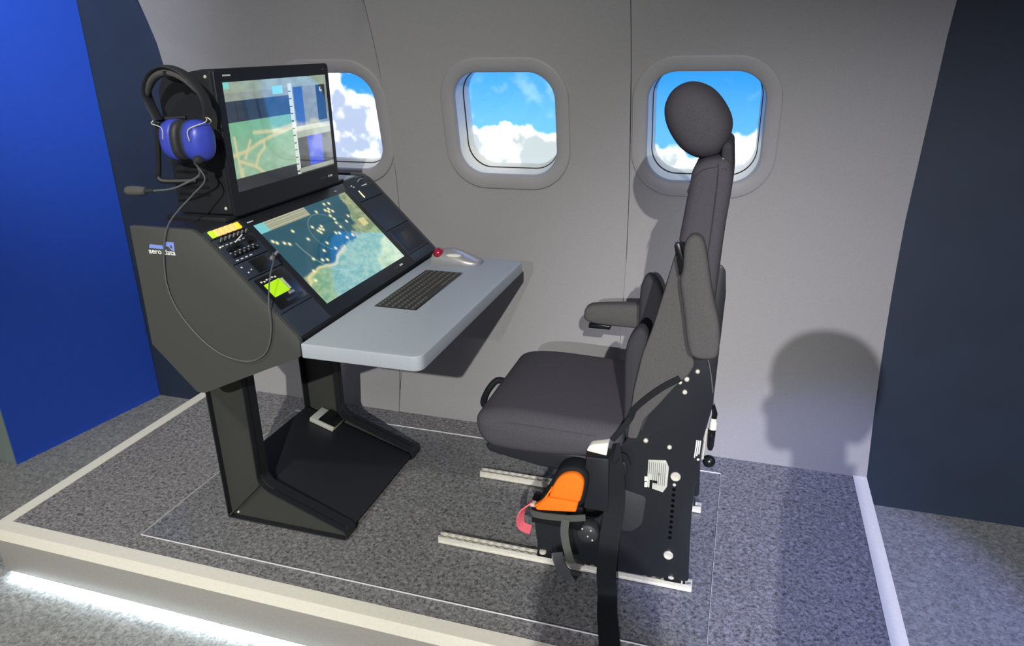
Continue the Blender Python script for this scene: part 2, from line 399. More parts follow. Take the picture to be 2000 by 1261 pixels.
for k in range(3):
    wd = struct('window_%d' % (k+1), ('rounded cabin window partly hidden behind the upper monitor', 'rounded cabin window in the middle of the wall', 'rounded cabin window behind the seat headrest')[k])
    wring(wd, 'surround', M['surround'], k, [(0.478, 0.478, 0.150, 0.004), (0.4775, 0.4775, 0.150, -0.004), (0.4745, 0.4745, 0.149, -0.0072), (0.468, 0.468, 0.147, -0.0085),
        (0.430, 0.428, 0.126, -0.0085), (0.390, 0.386, 0.103, -0.0075), (0.381, 0.3765, 0.099, -0.004), (0.376, 0.371, 0.097, 0.002), (0.374, 0.369, 0.096, 0.012)])
    wring(wd, 'reveal', M['reveal'], k, [(0.3745, 0.3695, 0.096, 0.010), (0.366, 0.362, 0.094, 0.055), (0.360, 0.357, 0.092, 0.070)])
    wring(wd, 'gasket', M['groove'], k, [(0.362, 0.359, 0.092, 0.069), (0.356, 0.353, 0.091, 0.073), (0.354, 0.351, 0.09, 0.075)])
    wring(wd, 'inner_ring', M['reveal'], k, [(0.356, 0.353, 0.09, 0.074), (0.352, 0.349, 0.09, 0.085), (0.345, 0.343, 0.09, 0.118)])
    pn = MB(); lp = [wp(x, s, 0.1005) for (x, s) in rrect(WX[k], WS, 0.348, 0.346, 0.09, 10)]; lq = [wp(x, s, 0.1030) for (x, s) in rrect(WX[k], WS, 0.348, 0.346, 0.09, 10)]
    pn.rings([lp, lq]).build('pane', M['pane'], wd)
    picture('sky_panel', lambda a, b, k=k: wp(WX[k]-0.20+0.40*a, WS+0.20-0.40*b, 0.122), sky_img(k), M['sky'], wd)

wl = MB().box((-3.6, 2.615, FZ), (-2.20, 2.66, 3.4)).build('wall_left', M['dark_wall']); struct('wall_left', 'dark blue grey wall between blue partition and cabin wall', wl)
wr = MB().box((0.47, 2.600, FZ), (3.6, 2.66, 3.4)).build('wall_right', M['dark_wall']); struct('wall_right', 'dark navy wall right of the grey cabin wall', wr)
# blue partition: a slab standing out from the wall, its side face blue, its end grey green
pt = struct('wall_partition', 'blue partition wall at the left edge')
dv = Vector((-0.102, -0.680, 0)).normalized(); nv_ = Vector((-dv.y, dv.x, 0))
if nv_.x > 0: nv_ = -nv_
p0 = Vector((-2.735, 2.612, FZ)); plen = 0.725
MB().obox(p0, dv*(plen-0.004), nv_*0.004, (0, 0, 3.6)).build('blue_face', M['blue'], pt)
MB().obox(p0+nv_*0.0042, dv*plen, nv_*0.5, (0, 0, 3.6)).build('partition_core', M['blue_end'], pt)

# ---------------------------------------------------------------- platform
pf = struct('platform', 'low carpeted display platform with pale metal edging')
XL, XR, YF, YB = -2.245, 0.5216, 1.355, 2.60
MB().box((XL+0.044, YF+0.044, -0.03), (XR-0.044, 2.50, 0.0)).build('carpet', M['carpet'], pf)
MB().box((XL+0.02, YF+0.012, -0.155), (XR-0.02, 2.55, -0.031)).build('deck', M['riser'], pf)
MB().box((XL+0.006, YF+0.003, -0.172), (XR-0.006, YF+0.0115, -0.0445)).build('riser', M['riser'], pf, 0.001)
MB().box((XL+0.003, YF+0.012, -0.172), (XL+0.012, 2.46, -0.0445)).build('riser', M['riser'], pf, 0.001)
MB().box((XR-0.012, YF+0.012, -0.172), (XR-0.003, 2.46, -0.0445)).build('riser', M['riser'], pf, 0.001)
# L-shaped edging, mitred at the corners
def edging(a, b, inx, iny):
    q = MB(); a, b = Vector(a), Vector(b); d = (b-a).normalized(); i = Vector((inx, iny, 0)); w_ = 0.0455
    top = [a, b, b+i*w_-d*(w_ if b.y < 2 else 0), a+i*w_+d*(w_ if a.y < 2 else 0)]
    q.add([p+Vector((0, 0, 0.002)) for p in top]+[p-Vector((0, 0, 0.002)) for p in top], [(0,1,2,3),(7,6,5,4),(0,4,5,1),(1,5,6,2),(2,6,7,3),(3,7,4,0)])
    f0, f1 = a, b
    q.add([f0+Vector((0,0,-0.002)), f1+Vector((0,0,-0.002)), f1+Vector((0,0,-0.044)), f0+Vector((0,0,-0.044))]+[p+i*0.003 for p in (f0+Vector((0,0,-0.002)), f1+Vector((0,0,-0.002)), f1+Vector((0,0,-0.044)), f0+Vector((0,0,-0.044)))],
          [(0,1,2,3),(7,6,5,4),(0,4,5,1),(1,5,6,2),(2,6,7,3),(3,7,4,0)])
    return q
edging((XL, YF, 0), (XR, YF, 0), 0, 1).build('edge_trim', M['trim'], pf, smooth=20)
edging((XL, 2.462, 0), (XL, YF, 0), 1, 0).build('edge_trim', M['trim'], pf, smooth=20)
edging((XR, YF, 0), (XR, 2.462, 0), -1, 0).build('edge_trim', M['trim'], pf, smooth=20)
led = MB().box((XL+0.03, YF+0.004, -0.1785), (XR-0.03, YF+0.024, -0.1725)).build('led_strip', M['led'], pf)

# ---------------------------------------------------------------- clear sheet on the carpet
sh = thing('floor_sheet', 'clear acrylic sheet lying on platform carpet under console and seat', 'sheet')
ax0, ax1, ay0, ay1 = -1.732, 0.028, 1.464, 2.341
MB().box((ax0+0.001, ay0+0.001, 0.0003), (ax1-0.001, ay1-0.001, 0.0036)).build('sheet', M['acrylic'], sh)
e_ = MB()
e_.box((ax0, ay0, 0.0003), (ax1, ay0+0.0012, 0.0042)).box((ax0, ay1-0.0012, 0.0003), (ax1, ay1, 0.0042))
e_.box((ax0, ay0+0.0013, 0.0003), (ax0+0.0009, ay1-0.0013, 0.0040)).box((ax1-0.0009, ay0+0.0013, 0.0003), (ax1, ay1-0.0013, 0.0040))
e_.build('edge_glint', M['acrylic_edge'], sh)  # edge strips, their white stands in for a glint
GZ = 0.0045

# ---------------------------------------------------------------- operator console
con = thing('operator_console', 'black mission operator console with two displays and grey desktop', 'console')
CY0, CY1 = 1.460, 2.362
prof = [(-1.512, 1.0245), (-1.319, 1.0245), (-1.287, 1.006), (-1.0395, 0.755), (-1.043, 0.707), (-1.372, 0.5576), (-1.396, 0.559), (-1.519, 0.689)]
side = fillet(prof, [0.004, 0.012, 0.01, 0.012, 0.003, 0.01, 0.006, 0.004])
sp_ = MB().prism(side, CY0, CY0+0.016).build('side_panel', M['panel'], con, 0.0015)
MB().prism(side, CY1-0.016, CY1).build('side_panel', M['panel'], con, 0.0015)
cx_, cz_ = -1.29, 0.79
body = [(x+(0.009 if x < cx_ else -0.007)*1.0, z-(0.007 if z > cz_ else -0.007)) for x, z in prof]
MB().prism(body, CY0+0.017, CY1-0.017).build('body', M['black'], con, 0.001)
# sloped control face frame
O_ = Vector((-1.287, 0, 1.006)); EU = Vector((0.2475, 0, -0.251)).normalized(); EN = Vector((0.251, 0, 0.2475)).normalized()
def sl(u, y, h=0.0): return O_+EU*u+EN*h+Vector((0, y, 0))
def slab(u0, u1, y0, y1, h0, h1): return MB().obox(sl(u0, y0, h0), EU*(u1-u0), (0, y1-y0, 0), EN*(h1-h0))
SR = EN.to_track_quat('Z', 'Y')
md = slab(-0.016, 0.350, 1.622, 2.176, -0.012, 0.001).build('main_display', M['bezel'], con, 0.002)
# --- pictures on the displays
def paint_lower(nu=300, nv=180):
    b, a = np.mgrid[0:1:nv*1j, 0:1:nu*1j]; N1 = fbm(nv, nu, 6, 5); N2 = fbm(nv, nu, 18, 8)
    sea = L3(24, 82, 98)*(0.8+0.4*N1)[..., None]
    N3 = fbm(nv, nu, 40, 77, 3); N2 = N2*0.6+N3*0.4
    land = L3(112, 140, 104)+(L3(166, 172, 132)-L3(112, 140, 104))*sstep(0.3, 0.7, N2)[..., None]
    lo = L3(112, 160, 124)+(L3(158, 188, 142)-L3(112, 160, 124))*sstep(0.25, 0.72, N2)[..., None]
    m1 = sstep(-0.012, 0.012, a-(0.93-0.55*b+0.25*b*b)+(N1-0.5)*0.22-0.02)*sstep(0.75, 0.6, b)
    m2 = sstep(-0.012, 0.012, b-(0.74-0.26*a)+(N1-0.5)*0.16)
    img = sea*(1-m1[..., None])+land*m1[..., None]
    img = img*(1-m2[..., None])+lo*m2[..., None]
    coast = np.exp(-((b-(0.735-0.26*a)+(N1-0.5)*0.16)/0.018)**2)*(a < 0.55)
    img = img+(L3(232, 224, 160)-img)*(coast*0.8)[..., None]
    def ring(ca, cb, ra, rb, lo_, hi_):
        an = np.degrees(np.arctan2((b-cb)/rb, (a-ca)/ra)); d = np.hypot((a-ca)/ra, (b-cb)/rb)
        return np.exp(-((d-1)/0.018)**2)*((an > lo_) & (an < hi_))
    arcs = ring(0.52, 0.36, 0.16, 0.24, -181, 181)*0.3+ring(0.46, 0.32, 0.28, 0.52, 60, 215)*0.4
    img = img+(L3(170, 205, 200)-img)*np.clip(arcs, 0, 1)[..., None]
    box = ((a < 0.50) & (b < 0.11)); img[box] = L3(150, 152, 126)
    stripe = box & (np.sin(b*230) > 0.3); img[stripe] = L3(186, 184, 160)
    img[(a < 0.09) & (b < 0.11)] = L3(120, 200, 204)
    rg = np.random.RandomState(3); pts = [(0.10, 0.28), (0.13, 0.31), (0.03, 0.22), (0.05, 0.25), (0.24, 0.2), (0.30, 0.34), (0.34, 0.52), (0.42, 0.46), (0.45, 0.55), (0.44, 0.30), (0.47, 0.29),
        (0.49, 0.31), (0.45, 0.33), (0.5, 0.27), (0.42, 0.24), (0.57, 0.10), (0.66, 0.12), (0.68, 0.15), (0.70, 0.12), (0.72, 0.16), (0.66, 0.2), (0.67, 0.25), (0.655, 0.3), (0.66, 0.36), (0.6, 0.42), (0.57, 0.40),
        (0.75, 0.06), (0.70, 0.05), (0.63, 0.5), (0.2, 0.55), (0.26, 0.6), (0.3, 0.62), (0.12, 0.66), (0.07, 0.75), (0.76, 0.33), (0.82, 0.28), (0.7, 0.5)]
    for (pa, pb) in pts:
        e = np.exp(-(((a-pa)/0.009)**2+((b-pb)/0.015)**2)); img = img+(L3(250, 246, 190)-img)*np.clip(e*1.6, 0, 1)[..., None]
    img[(a > 0.88) & (a < 0.95) & (b > 0.36) & (b < 0.46)] = L3(214, 204, 140)
    return img
def paint_upper(nu=300, nv=180):
    b, a = np.mgrid[0:1:nv*1j, 0:1:nu*1j]; N1 = fbm(nv, nu, 6, 21); N2 = fbm(nv, nu, 20, 28)
    img = np.zeros((nv, nu, 3))+L3(20, 24, 34)
    def rect(a0, a1, b0, b1, c, tex=0.0):
        m = (a >= a0) & (a < a1) & (b >= b0) & (b < b1); img[m] = (c*(1+tex*(N2-0.5)[..., None]))[m] if tex else c
    rect(0, 1, 0, 0.10, L3(148, 164, 146), 0.5); rect(0, 0.58, 0.10, 0.17, L3(140, 150, 140), 0.4)
    rect(0, 0.05, 0, 0.06, L3(120, 206, 200)); rect(0.42, 0.52, 0.07, 0.15, L3(130, 214, 220))
    rect(0, 0.575, 0.17, 0.36, L3(34, 50, 70), 0.6); rect(0.08, 0.085, 0.17, 0.36, L3(20, 30, 44)); rect(0.27, 0.276, 0.17, 0.36, L3(20, 30, 44))
    mp = L3(112, 172, 138)+(L3(142, 178, 148)-L3(112, 172, 138))*sstep(0.36, 0.8, b)[..., None]; mp = mp*(0.85+0.35*N2)[..., None]
    def road(pts, wd, c, img_):
        for (p, q) in zip(pts[:-1], pts[1:]):
            pa = np.stack([a-p[0], (b-p[1])*0.58], -1); ba = np.array([q[0]-p[0], (q[1]-p[1])*0.58]); t = np.clip((pa@ba)/(ba@ba), 0, 1)
            d = np.linalg.norm(pa-t[..., None]*ba, axis=-1); e = np.exp(-(d/wd)**4); img_ = img_+(c-img_)*(e*0.8)[..., None]
        return img_
    tan = L3(206, 200, 150)
    for r in ([(0.0, 0.66), (0.12, 0.64), (0.25, 0.58), (0.34, 0.55), (0.56, 0.5)], [(0.03, 0.5), (0.05, 0.95)], [(0.05, 0.72), (0.18, 0.80), (0.28, 0.92)], [(0.18, 0.80), (0.22, 0.70), (0.28, 0.64), (0.28, 0.58)],
              [(0.10, 0.70), (0.16, 0.55)], [(0.06, 0.8), (0.06, 0.95), (0.12, 1.0)], [(0.2, 0.48), (0.4, 0.5), (0.57, 0.47)]):
        mp = road(r, 0.011, tan, mp)
    m = (a < 0.575) & (b >= 0.36) & (b < 0.875); img[m] = mp[m]
    rect(0.575, 0.615, 0.06, 0.99, L3(206, 214, 204))
    for k in range(12): rect(0.575, 0.60, 0.13+k*0.075, 0.142+k*0.075, L3(30, 40, 44))
    rect(0.615, 1, 0.10, 0.52, L3(134, 138, 124), 0.6); rect(0.625, 0.72, 0.10, 0.50, L3(44, 76, 138), 0.3)
    rect(0.87, 0.975, 0.10, 0.47, L3(20, 20, 20)); rect(0.615, 1, 0.50, 0.55, L3(190, 196, 176)); rect(0.615, 1, 0.55, 0.62, L3(150, 160, 142))
    rect(0.615, 0.72, 0.62, 0.93, L3(44, 42, 44)); rect(0.72, 0.885, 0.62, 0.93, L3(34, 66, 206), 0.3); rect(0.885, 1, 0.62, 0.93, L3(28, 36, 32))
    rect(0.60, 1, 0.935, 0.985, L3(150, 158, 146))
    rect(0.93, 0.936, 0.12, 0.18, L3(230, 230, 230)); rect(0.915, 0.94, 0.155, 0.165, L3(230, 230, 230)); rect(0.915, 0.922, 0.12, 0.165, L3(230, 230, 230))
    return img
picture('screen', lambda a, b: sl(0.017+0.293*b, 1.648+0.4975*a, 0.0016), paint_lower(), M['screen'], md)
slab(0.326, 0.3315, 2.04, 2.075, 0.0005, 0.0018).build('badge', M['module'], md)
for k in range(3): slab(0.3255, 0.3315, 2.082+k*0.0075, 2.0855+k*0.0075, 0.0008, 0.002).build('button', M['mark'], md)
slab(0.0015, 0.0045, 1.637, 1.663, 0.0008, 0.0018).build('maker_strip', M['mark'], md)
slab(0.0015, 0.004, 2.10, 2.112, 0.0008, 0.0018).build('maker_strip', M['mark'], md)

# --- left column of control modules
def column(y0, y1, rows, nm='control_module'):
    out = []
    for (u0, u1) in rows: out.append(slab(u0+0.0012, u1-0.0012, y0, y1, -0.010, 0.0015).build(nm, M['module'], con, 0.001))
    return out
LY0, LY1 = 1.4775, 1.6205
mods = column(LY0, LY1, [(-0.014, 0.016), (0.016, 0.100), (0.100, 0.152), (0.152, 0.272), (0.272, 0.349)])
a_ = mods[0]
for k in range(6):
    y = 1.4855+k*0.0203
    slab(-0.0085, 0.012, y, y+0.0172, 0.001, 0.006).build('annunciator', M['green'] if k == 0 else (M['amber2'] if k == 5 else M['amber']), a_, 0.0012)
rad = mods[1]
for k in range(7):       # toggle switches
    y = 1.493+k*0.0170
    MB().tube([sl(0.030, y, 0.001), sl(0.030, y, 0.006)], 0.0042, 8).build('switch_collar', M['gloss'], rad)
    MB().tube([sl(0.030, y, 0.005), sl(0.026, y, 0.018)], [0.0014, 0.0022], 6).build('toggle', M['silver'], rad)
    slab(0.040, 0.0425, y-0.0045, y+0.0045, 0.0012, 0.0022).build('legend', M['mark'], rad)
slab(0.040, 0.044, 1.4800, 1.4845, 0.0012, 0.003).build('indicator', M['yellow'], rad)
MB().tube([sl(0.055, 1.529, 0.001), sl(0.055, 1.529, 0.016)], [0.010, 0.0085], 14).build('rotary_knob', M['gloss'], rad)
MB().tube([sl(0.050, 1.522, 0.0175), sl(0.040, 1.556, 0.024)], 0.0016, 6).build('guard_lever', M['mark'], rad)
MB().tube([sl(0.052, 1.588, 0.001), sl(0.052, 1.588, 0.014)], [0.0125, 0.011], 16).build('rotary_knob', M['gloss'], rad)
MB().tube([sl(0.058, 1.500, 0.001), sl(0.058, 1.500, 0.012)], [0.008, 0.007], 12).build('rotary_knob', M['gloss'], rad)
for k in range(6):
    y = 1.497+k*0.0185
    MB().tube([sl(0.078, y, 0.001), sl(0.078, y, 0.010)], [0.0062, 0.0054], 12).build('rotary_knob', M['gloss'], rad)
    MB().tube([sl(0.078, y, 0.0085), sl(0.078, y, 0.0108)], 0.0026, 8).build('knob_cap', M['silver'], rad)
    if k < 4: slab(0.0905, 0.0935, y-0.005, y+0.005, 0.0012, 0.0022).build('legend', M['mark'], rad)
    slab(0.066, 0.068, y-0.003, y+0.003, 0.0012, 0.0022).build('legend', M['mark'], rad)
jm = mods[2]
slab(0.112, 0.116, 1.487, 1.492, 0.0012, 0.0022).build('legend', M['mark'], jm)
slab(0.132, 0.136, 1.494, 1.499, 0.0012, 0.0022).build('legend', M['mark'], jm); slab(0.128, 0.131, 1.510, 1.515, 0.0012, 0.0022).build('legend', M['mark'], jm)
MB().tube([sl(0.125, 1.6065, 0.001), sl(0.125, 1.6065, 0.008)], 0.0062, 12).build('jack_socket', M['silver'], jm)
slab(0.105, 0.147, 1.525, 1.590, 0.001, 0.004).build('cover_plate', M['gloss'], jm, 0.0015)
lm = mods[3]
slab(0.160, 0.262, 1.486, 1.612, 0.001, 0.0035).build('lcd_bezel', M['gloss'], lm, 0.0015)
slab(0.1835, 0.226, 1.502, 1.568, 0.003, 0.0050).build('lcd', M['lcd'], lm)
slab(0.186, 0.224, 1.571, 1.578, 0.003, 0.0065).build('rocker', M['offwhite'], lm, 0.001)
slab(0.228, 0.237, 1.556, 1.578, 0.003, 0.0065).build('push_button', M['silver'], lm, 0.001)
for k in range(6): slab(0.171+(k % 2)*0.002, 0.1755+(k % 2)*0.002, 1.500+k*0.0115, 1.5065+k*0.0115, 0.003, 0.0042).build('legend', M['mark'], lm)
slab(0.244, 0.252, 1.53, 1.60, 0.003, 0.0048).build('label_rail', M['module'], lm)
# --- right column
RY0, RY1 = 2.1775, 2.3445
rm = column(RY0, RY1, [(-0.014, 0.072), (0.072, 0.205), (0.205, 0.315), (0.315, 0.349)])
slab(0.031, 0.062, 2.2195, 2.2245, 0.001, 0.0035).build('lit_bar', M['yellow'], rm[0])
slab(0.0155, 0.019, 2.265, 2.30, 0.001, 0.003).build('legend', M['mark'], rm[0])
for (u, y) in ((0.003, 2.205), (0.010, 2.212)): slab(u, u+0.0045, y, y+0.006, 0.001, 0.003).build('legend', M['logo_white'], rm[0])
MB().tube([sl(-0.002, 2.262, 0.0), sl(-0.004, 2.266, 0.012), sl(-0.004, 2.282, 0.012), sl(-0.002, 2.286, 0.0)], 0.002, 6).build('grip_loop', M['silver'], rm[0])
for (u, y) in ((0.006, 2.19), (0.012, 2.30), (0.018, 2.325)): MB().tube([sl(u, y, 0.001), sl(u, y, 0.003)], 0.003, 8).build('screw', M['wire'], rm[0])
slab(0.232, 0.262, 2.235, 2.290, 0.001, 0.0022).build('pocket_shade', M['gloss'], rm[2])  # raised dark slab paints the shade of the pocket recess
slab(0.212, 0.306, 2.190, 2.332, 0.001, 0.0018).build('pocket_frame', M['bezel'], rm[2], 0.0005)

# --- upper monitor
um = MB().puff(fillet([(-1.300, 1.032), (-1.300, 1.403), (-1.330, 1.404), (-1.455, 1.385), (-1.475, 1.352), (-1.475, 1.03)], 0.01), 1.603, 2.139, 0.006, 2).build('upper_monitor', M['black'], con)
MB().puff(rrect(1.871, 1.2165, 0.544, 0.376, 0.012, 4), -1.3005, -1.2885, 0.003, 3, 'x').build('bezel', M['bezel'], um)
picture('screen', lambda a, b: (-1.2880, 1.6265+0.4945*a, 1.371-0.281*b), paint_upper(), M['screen'], um)
MB().box((-1.2888, 1.632, 1.386), (-1.2878, 1.662, 1.3895)).build('maker_strip', M['mark'], um)
MB().box((-1.2888, 2.105, 1.386), (-1.2878, 2.117, 1.389)).build('maker_strip', M['wire'], um)
MB().box((-1.2888, 2.03, 1.0555), (-1.2878, 2.072, 1.0625)).build('badge', M['module'], um)
for k in range(3): MB().box((-1.2888, 2.080+k*0.009, 1.056), (-1.2876, 2.084+k*0.009, 1.0625)).build('button', M['mark'], um)
for (x, z) in ((-1.318, 1.386), (-1.318, 1.30), (-1.318, 1.05)): MB().lathe([(0.0045, 0), (0.0045, -0.002), (0.003, -0.0035)], (x, 1.6035, z), 'y', 10).build('side_screw', M['chrome'], um)
for k in range(6): MB().box((-1.46, 1.6022, 1.08+k*0.02), (-1.36, 1.6032, 1.088+k*0.02)).build('vent_slot', M['gloss'], um)
MB().box((-1.498, CY0+0.12, 1.0178), (-1.305, 2.20, 1.029)).build('monitor_foot', M['black'], con, 0.001)
# light edge of the top shelf beside the monitor
MB().box((-1.498, 1.587, 1.0178), (-1.326, 1.5935, 1.0262)).build('shelf_rail', M['panel'], con, 0.0012)
MB().box((-1.44, 2.16, 1.0178), (-1.315, 2.30, 1.0236)).build('top_tray', M['desk'], con, 0.001)
# headset bracket at the side of the monitor
MB().tube(spline([(-1.40, 1.602, 1.285), (-1.44, 1.56, 1.283), (-1.447, 1.553, 1.270), (-1.470, 1.553, 1.16), (-1.476, 1.553, 1.138), (-1.462, 1.557, 1.126), (-1.40, 1.602, 1.122)], 6), 0.0075, 8).build('headset_bracket', M['black'], con)
MB().tube(spline([(-1.345, 1.604, 1.372), (-1.345, 1.55, 1.379), (-1.345, 1.505, 1.390), (-1.345, 1.498, 1.404)], 5), 0.006, 8).build('headset_hook', M['black'], con)

# --- lettering on the near side panel
def text_mesh(s_, size, name, m, parent, loc, rot):
    cu = bpy.data.curves.new(name, 'FONT'); cu.body = s_; cu.size = size; cu.extrude = 0.0003; cu.offset = size*0.012
    t = bpy.data.objects.new(name, cu); col.objects.link(t); dg = bpy.context.evaluated_depsgraph_get()
    me = bpy.data.meshes.new_from_object(t.evaluated_get(dg)); bpy.data.objects.remove(t); me.materials.append(m)
    o = bpy.data.objects.new(name, me); col.objects.link(o); o.parent = parent; o.location = loc; o.rotation_euler = rot; return o
t = text_mesh('aero data', 0.0198, 'lettering', M['logo_white'], sp_, (-1.4645, CY0-0.0004, 0.9545), (PI/2, 0, 0))
w_now = max(v.co.x for v in t.data.vertices); t.scale = (0.085/w_now, 1, 1)
MB().prism([(-1.461, 0.9690), (-1.416, 0.9685), (-1.416, 0.9785), (-1.457, 0.9790)], CY0-0.0008, CY0).build('emblem_bar', M['logo_blue'], sp_)
MB().prism([(-1.4125, 0.9690), (-1.4085, 0.9690), (-1.4065, 0.9765), (-1.398, 0.9765), (-1.390, 0.9675), (-1.3805, 0.9650), (-1.3785, 0.9890), (-1.4095, 0.9890)], CY0-0.0008, CY0).build('emblem_mark', M['logo_blue'], sp_)
MB().prism([(-1.3915, 0.9740), (-1.3865, 0.9720), (-1.3865, 0.9790), (-1.3905, 0.9815)], CY0-0.0013, CY0-0.0007).build('emblem_gap', M['panel'], sp_)

# --- desktop with the built-in keyboard
dk = fillet([(-1.040, 1.4625), (-0.705, 1.4625), (-0.705, 2.334), (-1.040, 2.334)], [0.004, 0.03, 0.018, 0.004], 6)
dt = MB().prism(dk, 0.703, 0.743, 'z').build('desktop', M['desk'], con, 0.004, 3)
kb = MB().box((-0.991, 1.770, 0.7425), (-0.856, 2.147, 0.7438)).build('keyboard', M['gloss'], con, 0.0006)
ky = (2.147-1.770-0.010)/20.0; kx = (0.991-0.856-0.008)/6.0
def keymesh(wy):
    q = MB(); a, b = kx*0.86, ky*wy-ky*0.14; t = 0.0016
    q.add([(0,0,0),(a,0,0),(a,b,0),(0,b,0),(t,t,0.0024),(a-t,t,0.0024),(a-t,b-t,0.0024),(t,b-t,0.0024)], [(0,3,2,1),(4,5,6,7),(0,1,5,4),(1,2,6,5),(2,3,7,6),(3,0,4,7)])
    return q.mesh('key', M['key'])
k1, k6 = keymesh(1), keymesh(6)
lg = MB().box((kx*0.32, ky*0.24, 0.0024), (kx*0.52, ky*0.52, 0.0026)).mesh('key_legend', M['mark'])
kl1 = bmesh.new(); kl1.from_mesh(k1); n_f = len(kl1.faces); kl1.from_mesh(lg)
for fc in list(kl1.faces)[n_f:]: fc.material_index = 1
kl1.to_mesh(k1); kl1.free(); k1.materials.append(M['key_print'])
for r in range(6):
    c = 0
    while c < 20:
        if r == 5 and c == 6: me, n = k6, 6
        else: me, n = k1, 1
        share('key', me, kb, (-0.987+r*kx+0.0008, 1.775+c*ky+0.0006, 0.7438)); c += n

# --- stand: two channel legs with sloped feet and the foot panel between them
def leg(yo, sgn):
    q = MB(); ol = [(-1.518, 0.0), (-1.078, 0.0), (-1.072, 0.018), (-1.082, 0.034), (-1.352, 0.136), (-1.376, 0.160), (-1.374, 0.60), (-1.518, 0.60)]
    ol = [(x, z+GZ) for x, z in ol]; q.prism(fillet(ol, [0.004, 0.008, 0.01, 0.01, 0.03, 0.03, 0.002, 0.002]), yo+sgn*0.018, yo+sgn*0.023)
    lo = q.build('leg', M['leg'], con)
    fl_ = fillet(ol, [0.004, 0.008, 0.01, 0.01, 0.03, 0.03, 0.002, 0.002], 5)
    cxl, czl = -1.44, 0.2
    def inset(p, d):
        P_ = np.array(fl_); i = fl_.index(p); e1 = P_[i]-P_[i-1]; e2 = P_[(i+1) % len(P_)]-P_[i]
        n1 = np.array([-e1[1], e1[0]])/(np.linalg.norm(e1)+1e-9); n2 = np.array([-e2[1], e2[0]])/(np.linalg.norm(e2)+1e-9)
        n_ = n1+n2; n_ /= max(np.linalg.norm(n_), 1e-6); return (p[0]+n_[0]*d, p[1]+n_[1]*d)
    inn = [inset(p, 0.004) for p in fl_]
    q2 = MB(); N = len(fl_)
    y0, y1 = yo, yo+sgn*0.056
    V = [(p[0], y0, p[1]) for p in fl_]+[(p[0], y1, p[1]) for p in fl_]+[(p[0], y0, p[1]) for p in inn]+[(p[0], y1, p[1]) for p in inn]
    F = []
    for i in range(N):
        j = (i+1) % N
        F += [(i, j, N+j, N+i), (2*N+i, 3*N+i, 3*N+j, 2*N+j), (i, 2*N+i, 2*N+j, j), (N+i, N+j, 3*N+j, 3*N+i)]
    q2.add(V, F); q2.build('flange', M['black'], lo)
    d = Vector((-1.378+1.512, 0, 0.150-0.012)); n_ = Vector((-d.z, 0, d.x)).normalized()*0.0022
    MB().obox(Vector((-1.514, yo+sgn*0.002, 0.006+GZ))-n_, d, (0, sgn*0.016, 0), n_*2).build('fold', M['leg'], lo)
    for (x, z) in ((-1.487, 0.016),): MB().lathe([(0.004, 0), (0.004, sgn*-0.004), (0.002, sgn*-0.006)], (x, yo+sgn*0.018, z+GZ), 'y', 8).build('screw', M['chrome'], lo)
leg(1.620, 1); leg(2.166, -1)
fa_, fb_ = Vector((-1.512, 0, 0.168)), Vector((-1.080, 0, 0.026)); fd = fb_-fa_; fn = Vector((-fd.z, 0, fd.x)).normalized()
MB().obox(fa_+Vector((0, 1.672, 0)), fd, (0, 2.114-1.672, 0), -fn*0.006).build('foot_panel', M['black'], con, 0.001)
MB().box((-1.40, 1.66, 0.585), (-1.36, 2.13, 0.60)).build('cross_beam', M['black'], con)

# ---------------------------------------------------------------- foot switch on the sloped panel
fs = thing('foot_switch', 'small white foot switch with black pedal on sloped foot panel', 'foot switch')
fe = fd.normalized()
def fp(u, y, h): return fa_+fe*u+fn*h+Vector((0, y, 0))
def fslab(u0, u1, y0, y1, h0, h1): return MB().obox(fp(u0, y0, h0), fe*(u1-u0), (0, y1-y0, 0), fn*(h1-h0))
fslab(0.058, 0.158, 2.040, 2.0415+0.085, 0.0005, 0.018).build('base', M['offwhite'], fs, 0.002)
fslab(0.090, 0.160, 2.046, 2.128, 0.0182, 0.024).build('pedal', M['gloss'], fs, 0.002)

# ---------------------------------------------------------------- trackball
tb = thing('trackball_mouse', 'silver trackball mouse with dark red ball on grey desktop', 'trackball')
pro = [(-1.005, 0.030), (-0.985, 0.040), (-0.955, 0.0455), (-0.930, 0.044), (-0.90, 0.034), (-0.865, 0.020), (-0.842, 0.011), (-0.834, 0.006)]
loops = []
for i, (x, h) in enumerate(pro):
    t_ = i/(len(pro)-1); hw = 0.046*math.sqrt(max(0.02, 1-(t_*1.15-0.35)**2))*(1.0 if t_ < 0.75 else 0.85); yc = 2.262
    lp = []
    for k in range(14):
        a = PI*k/13; lp.append((x, yc-hw*math.cos(a), 0.7432+0.004+h*max(0.0, math.sin(a))**0.7))
    lp += [(x, yc+hw*0.97, 0.7432), (x, yc-hw*0.97, 0.7432)]
    loops.append(lp)
MB().rings(loops).build('body', M['silver'], tb, smooth=60)
MB().ball((-0.981, 2.236, 0.779), 0.0195, n=18).build('ball', M['red'], tb, smooth=180)
q = MB(); q.ball((-0.925, 2.232, 0.7755), 0.030, 0.014, 0.006); q.build('button', M['white'], tb, smooth=180)

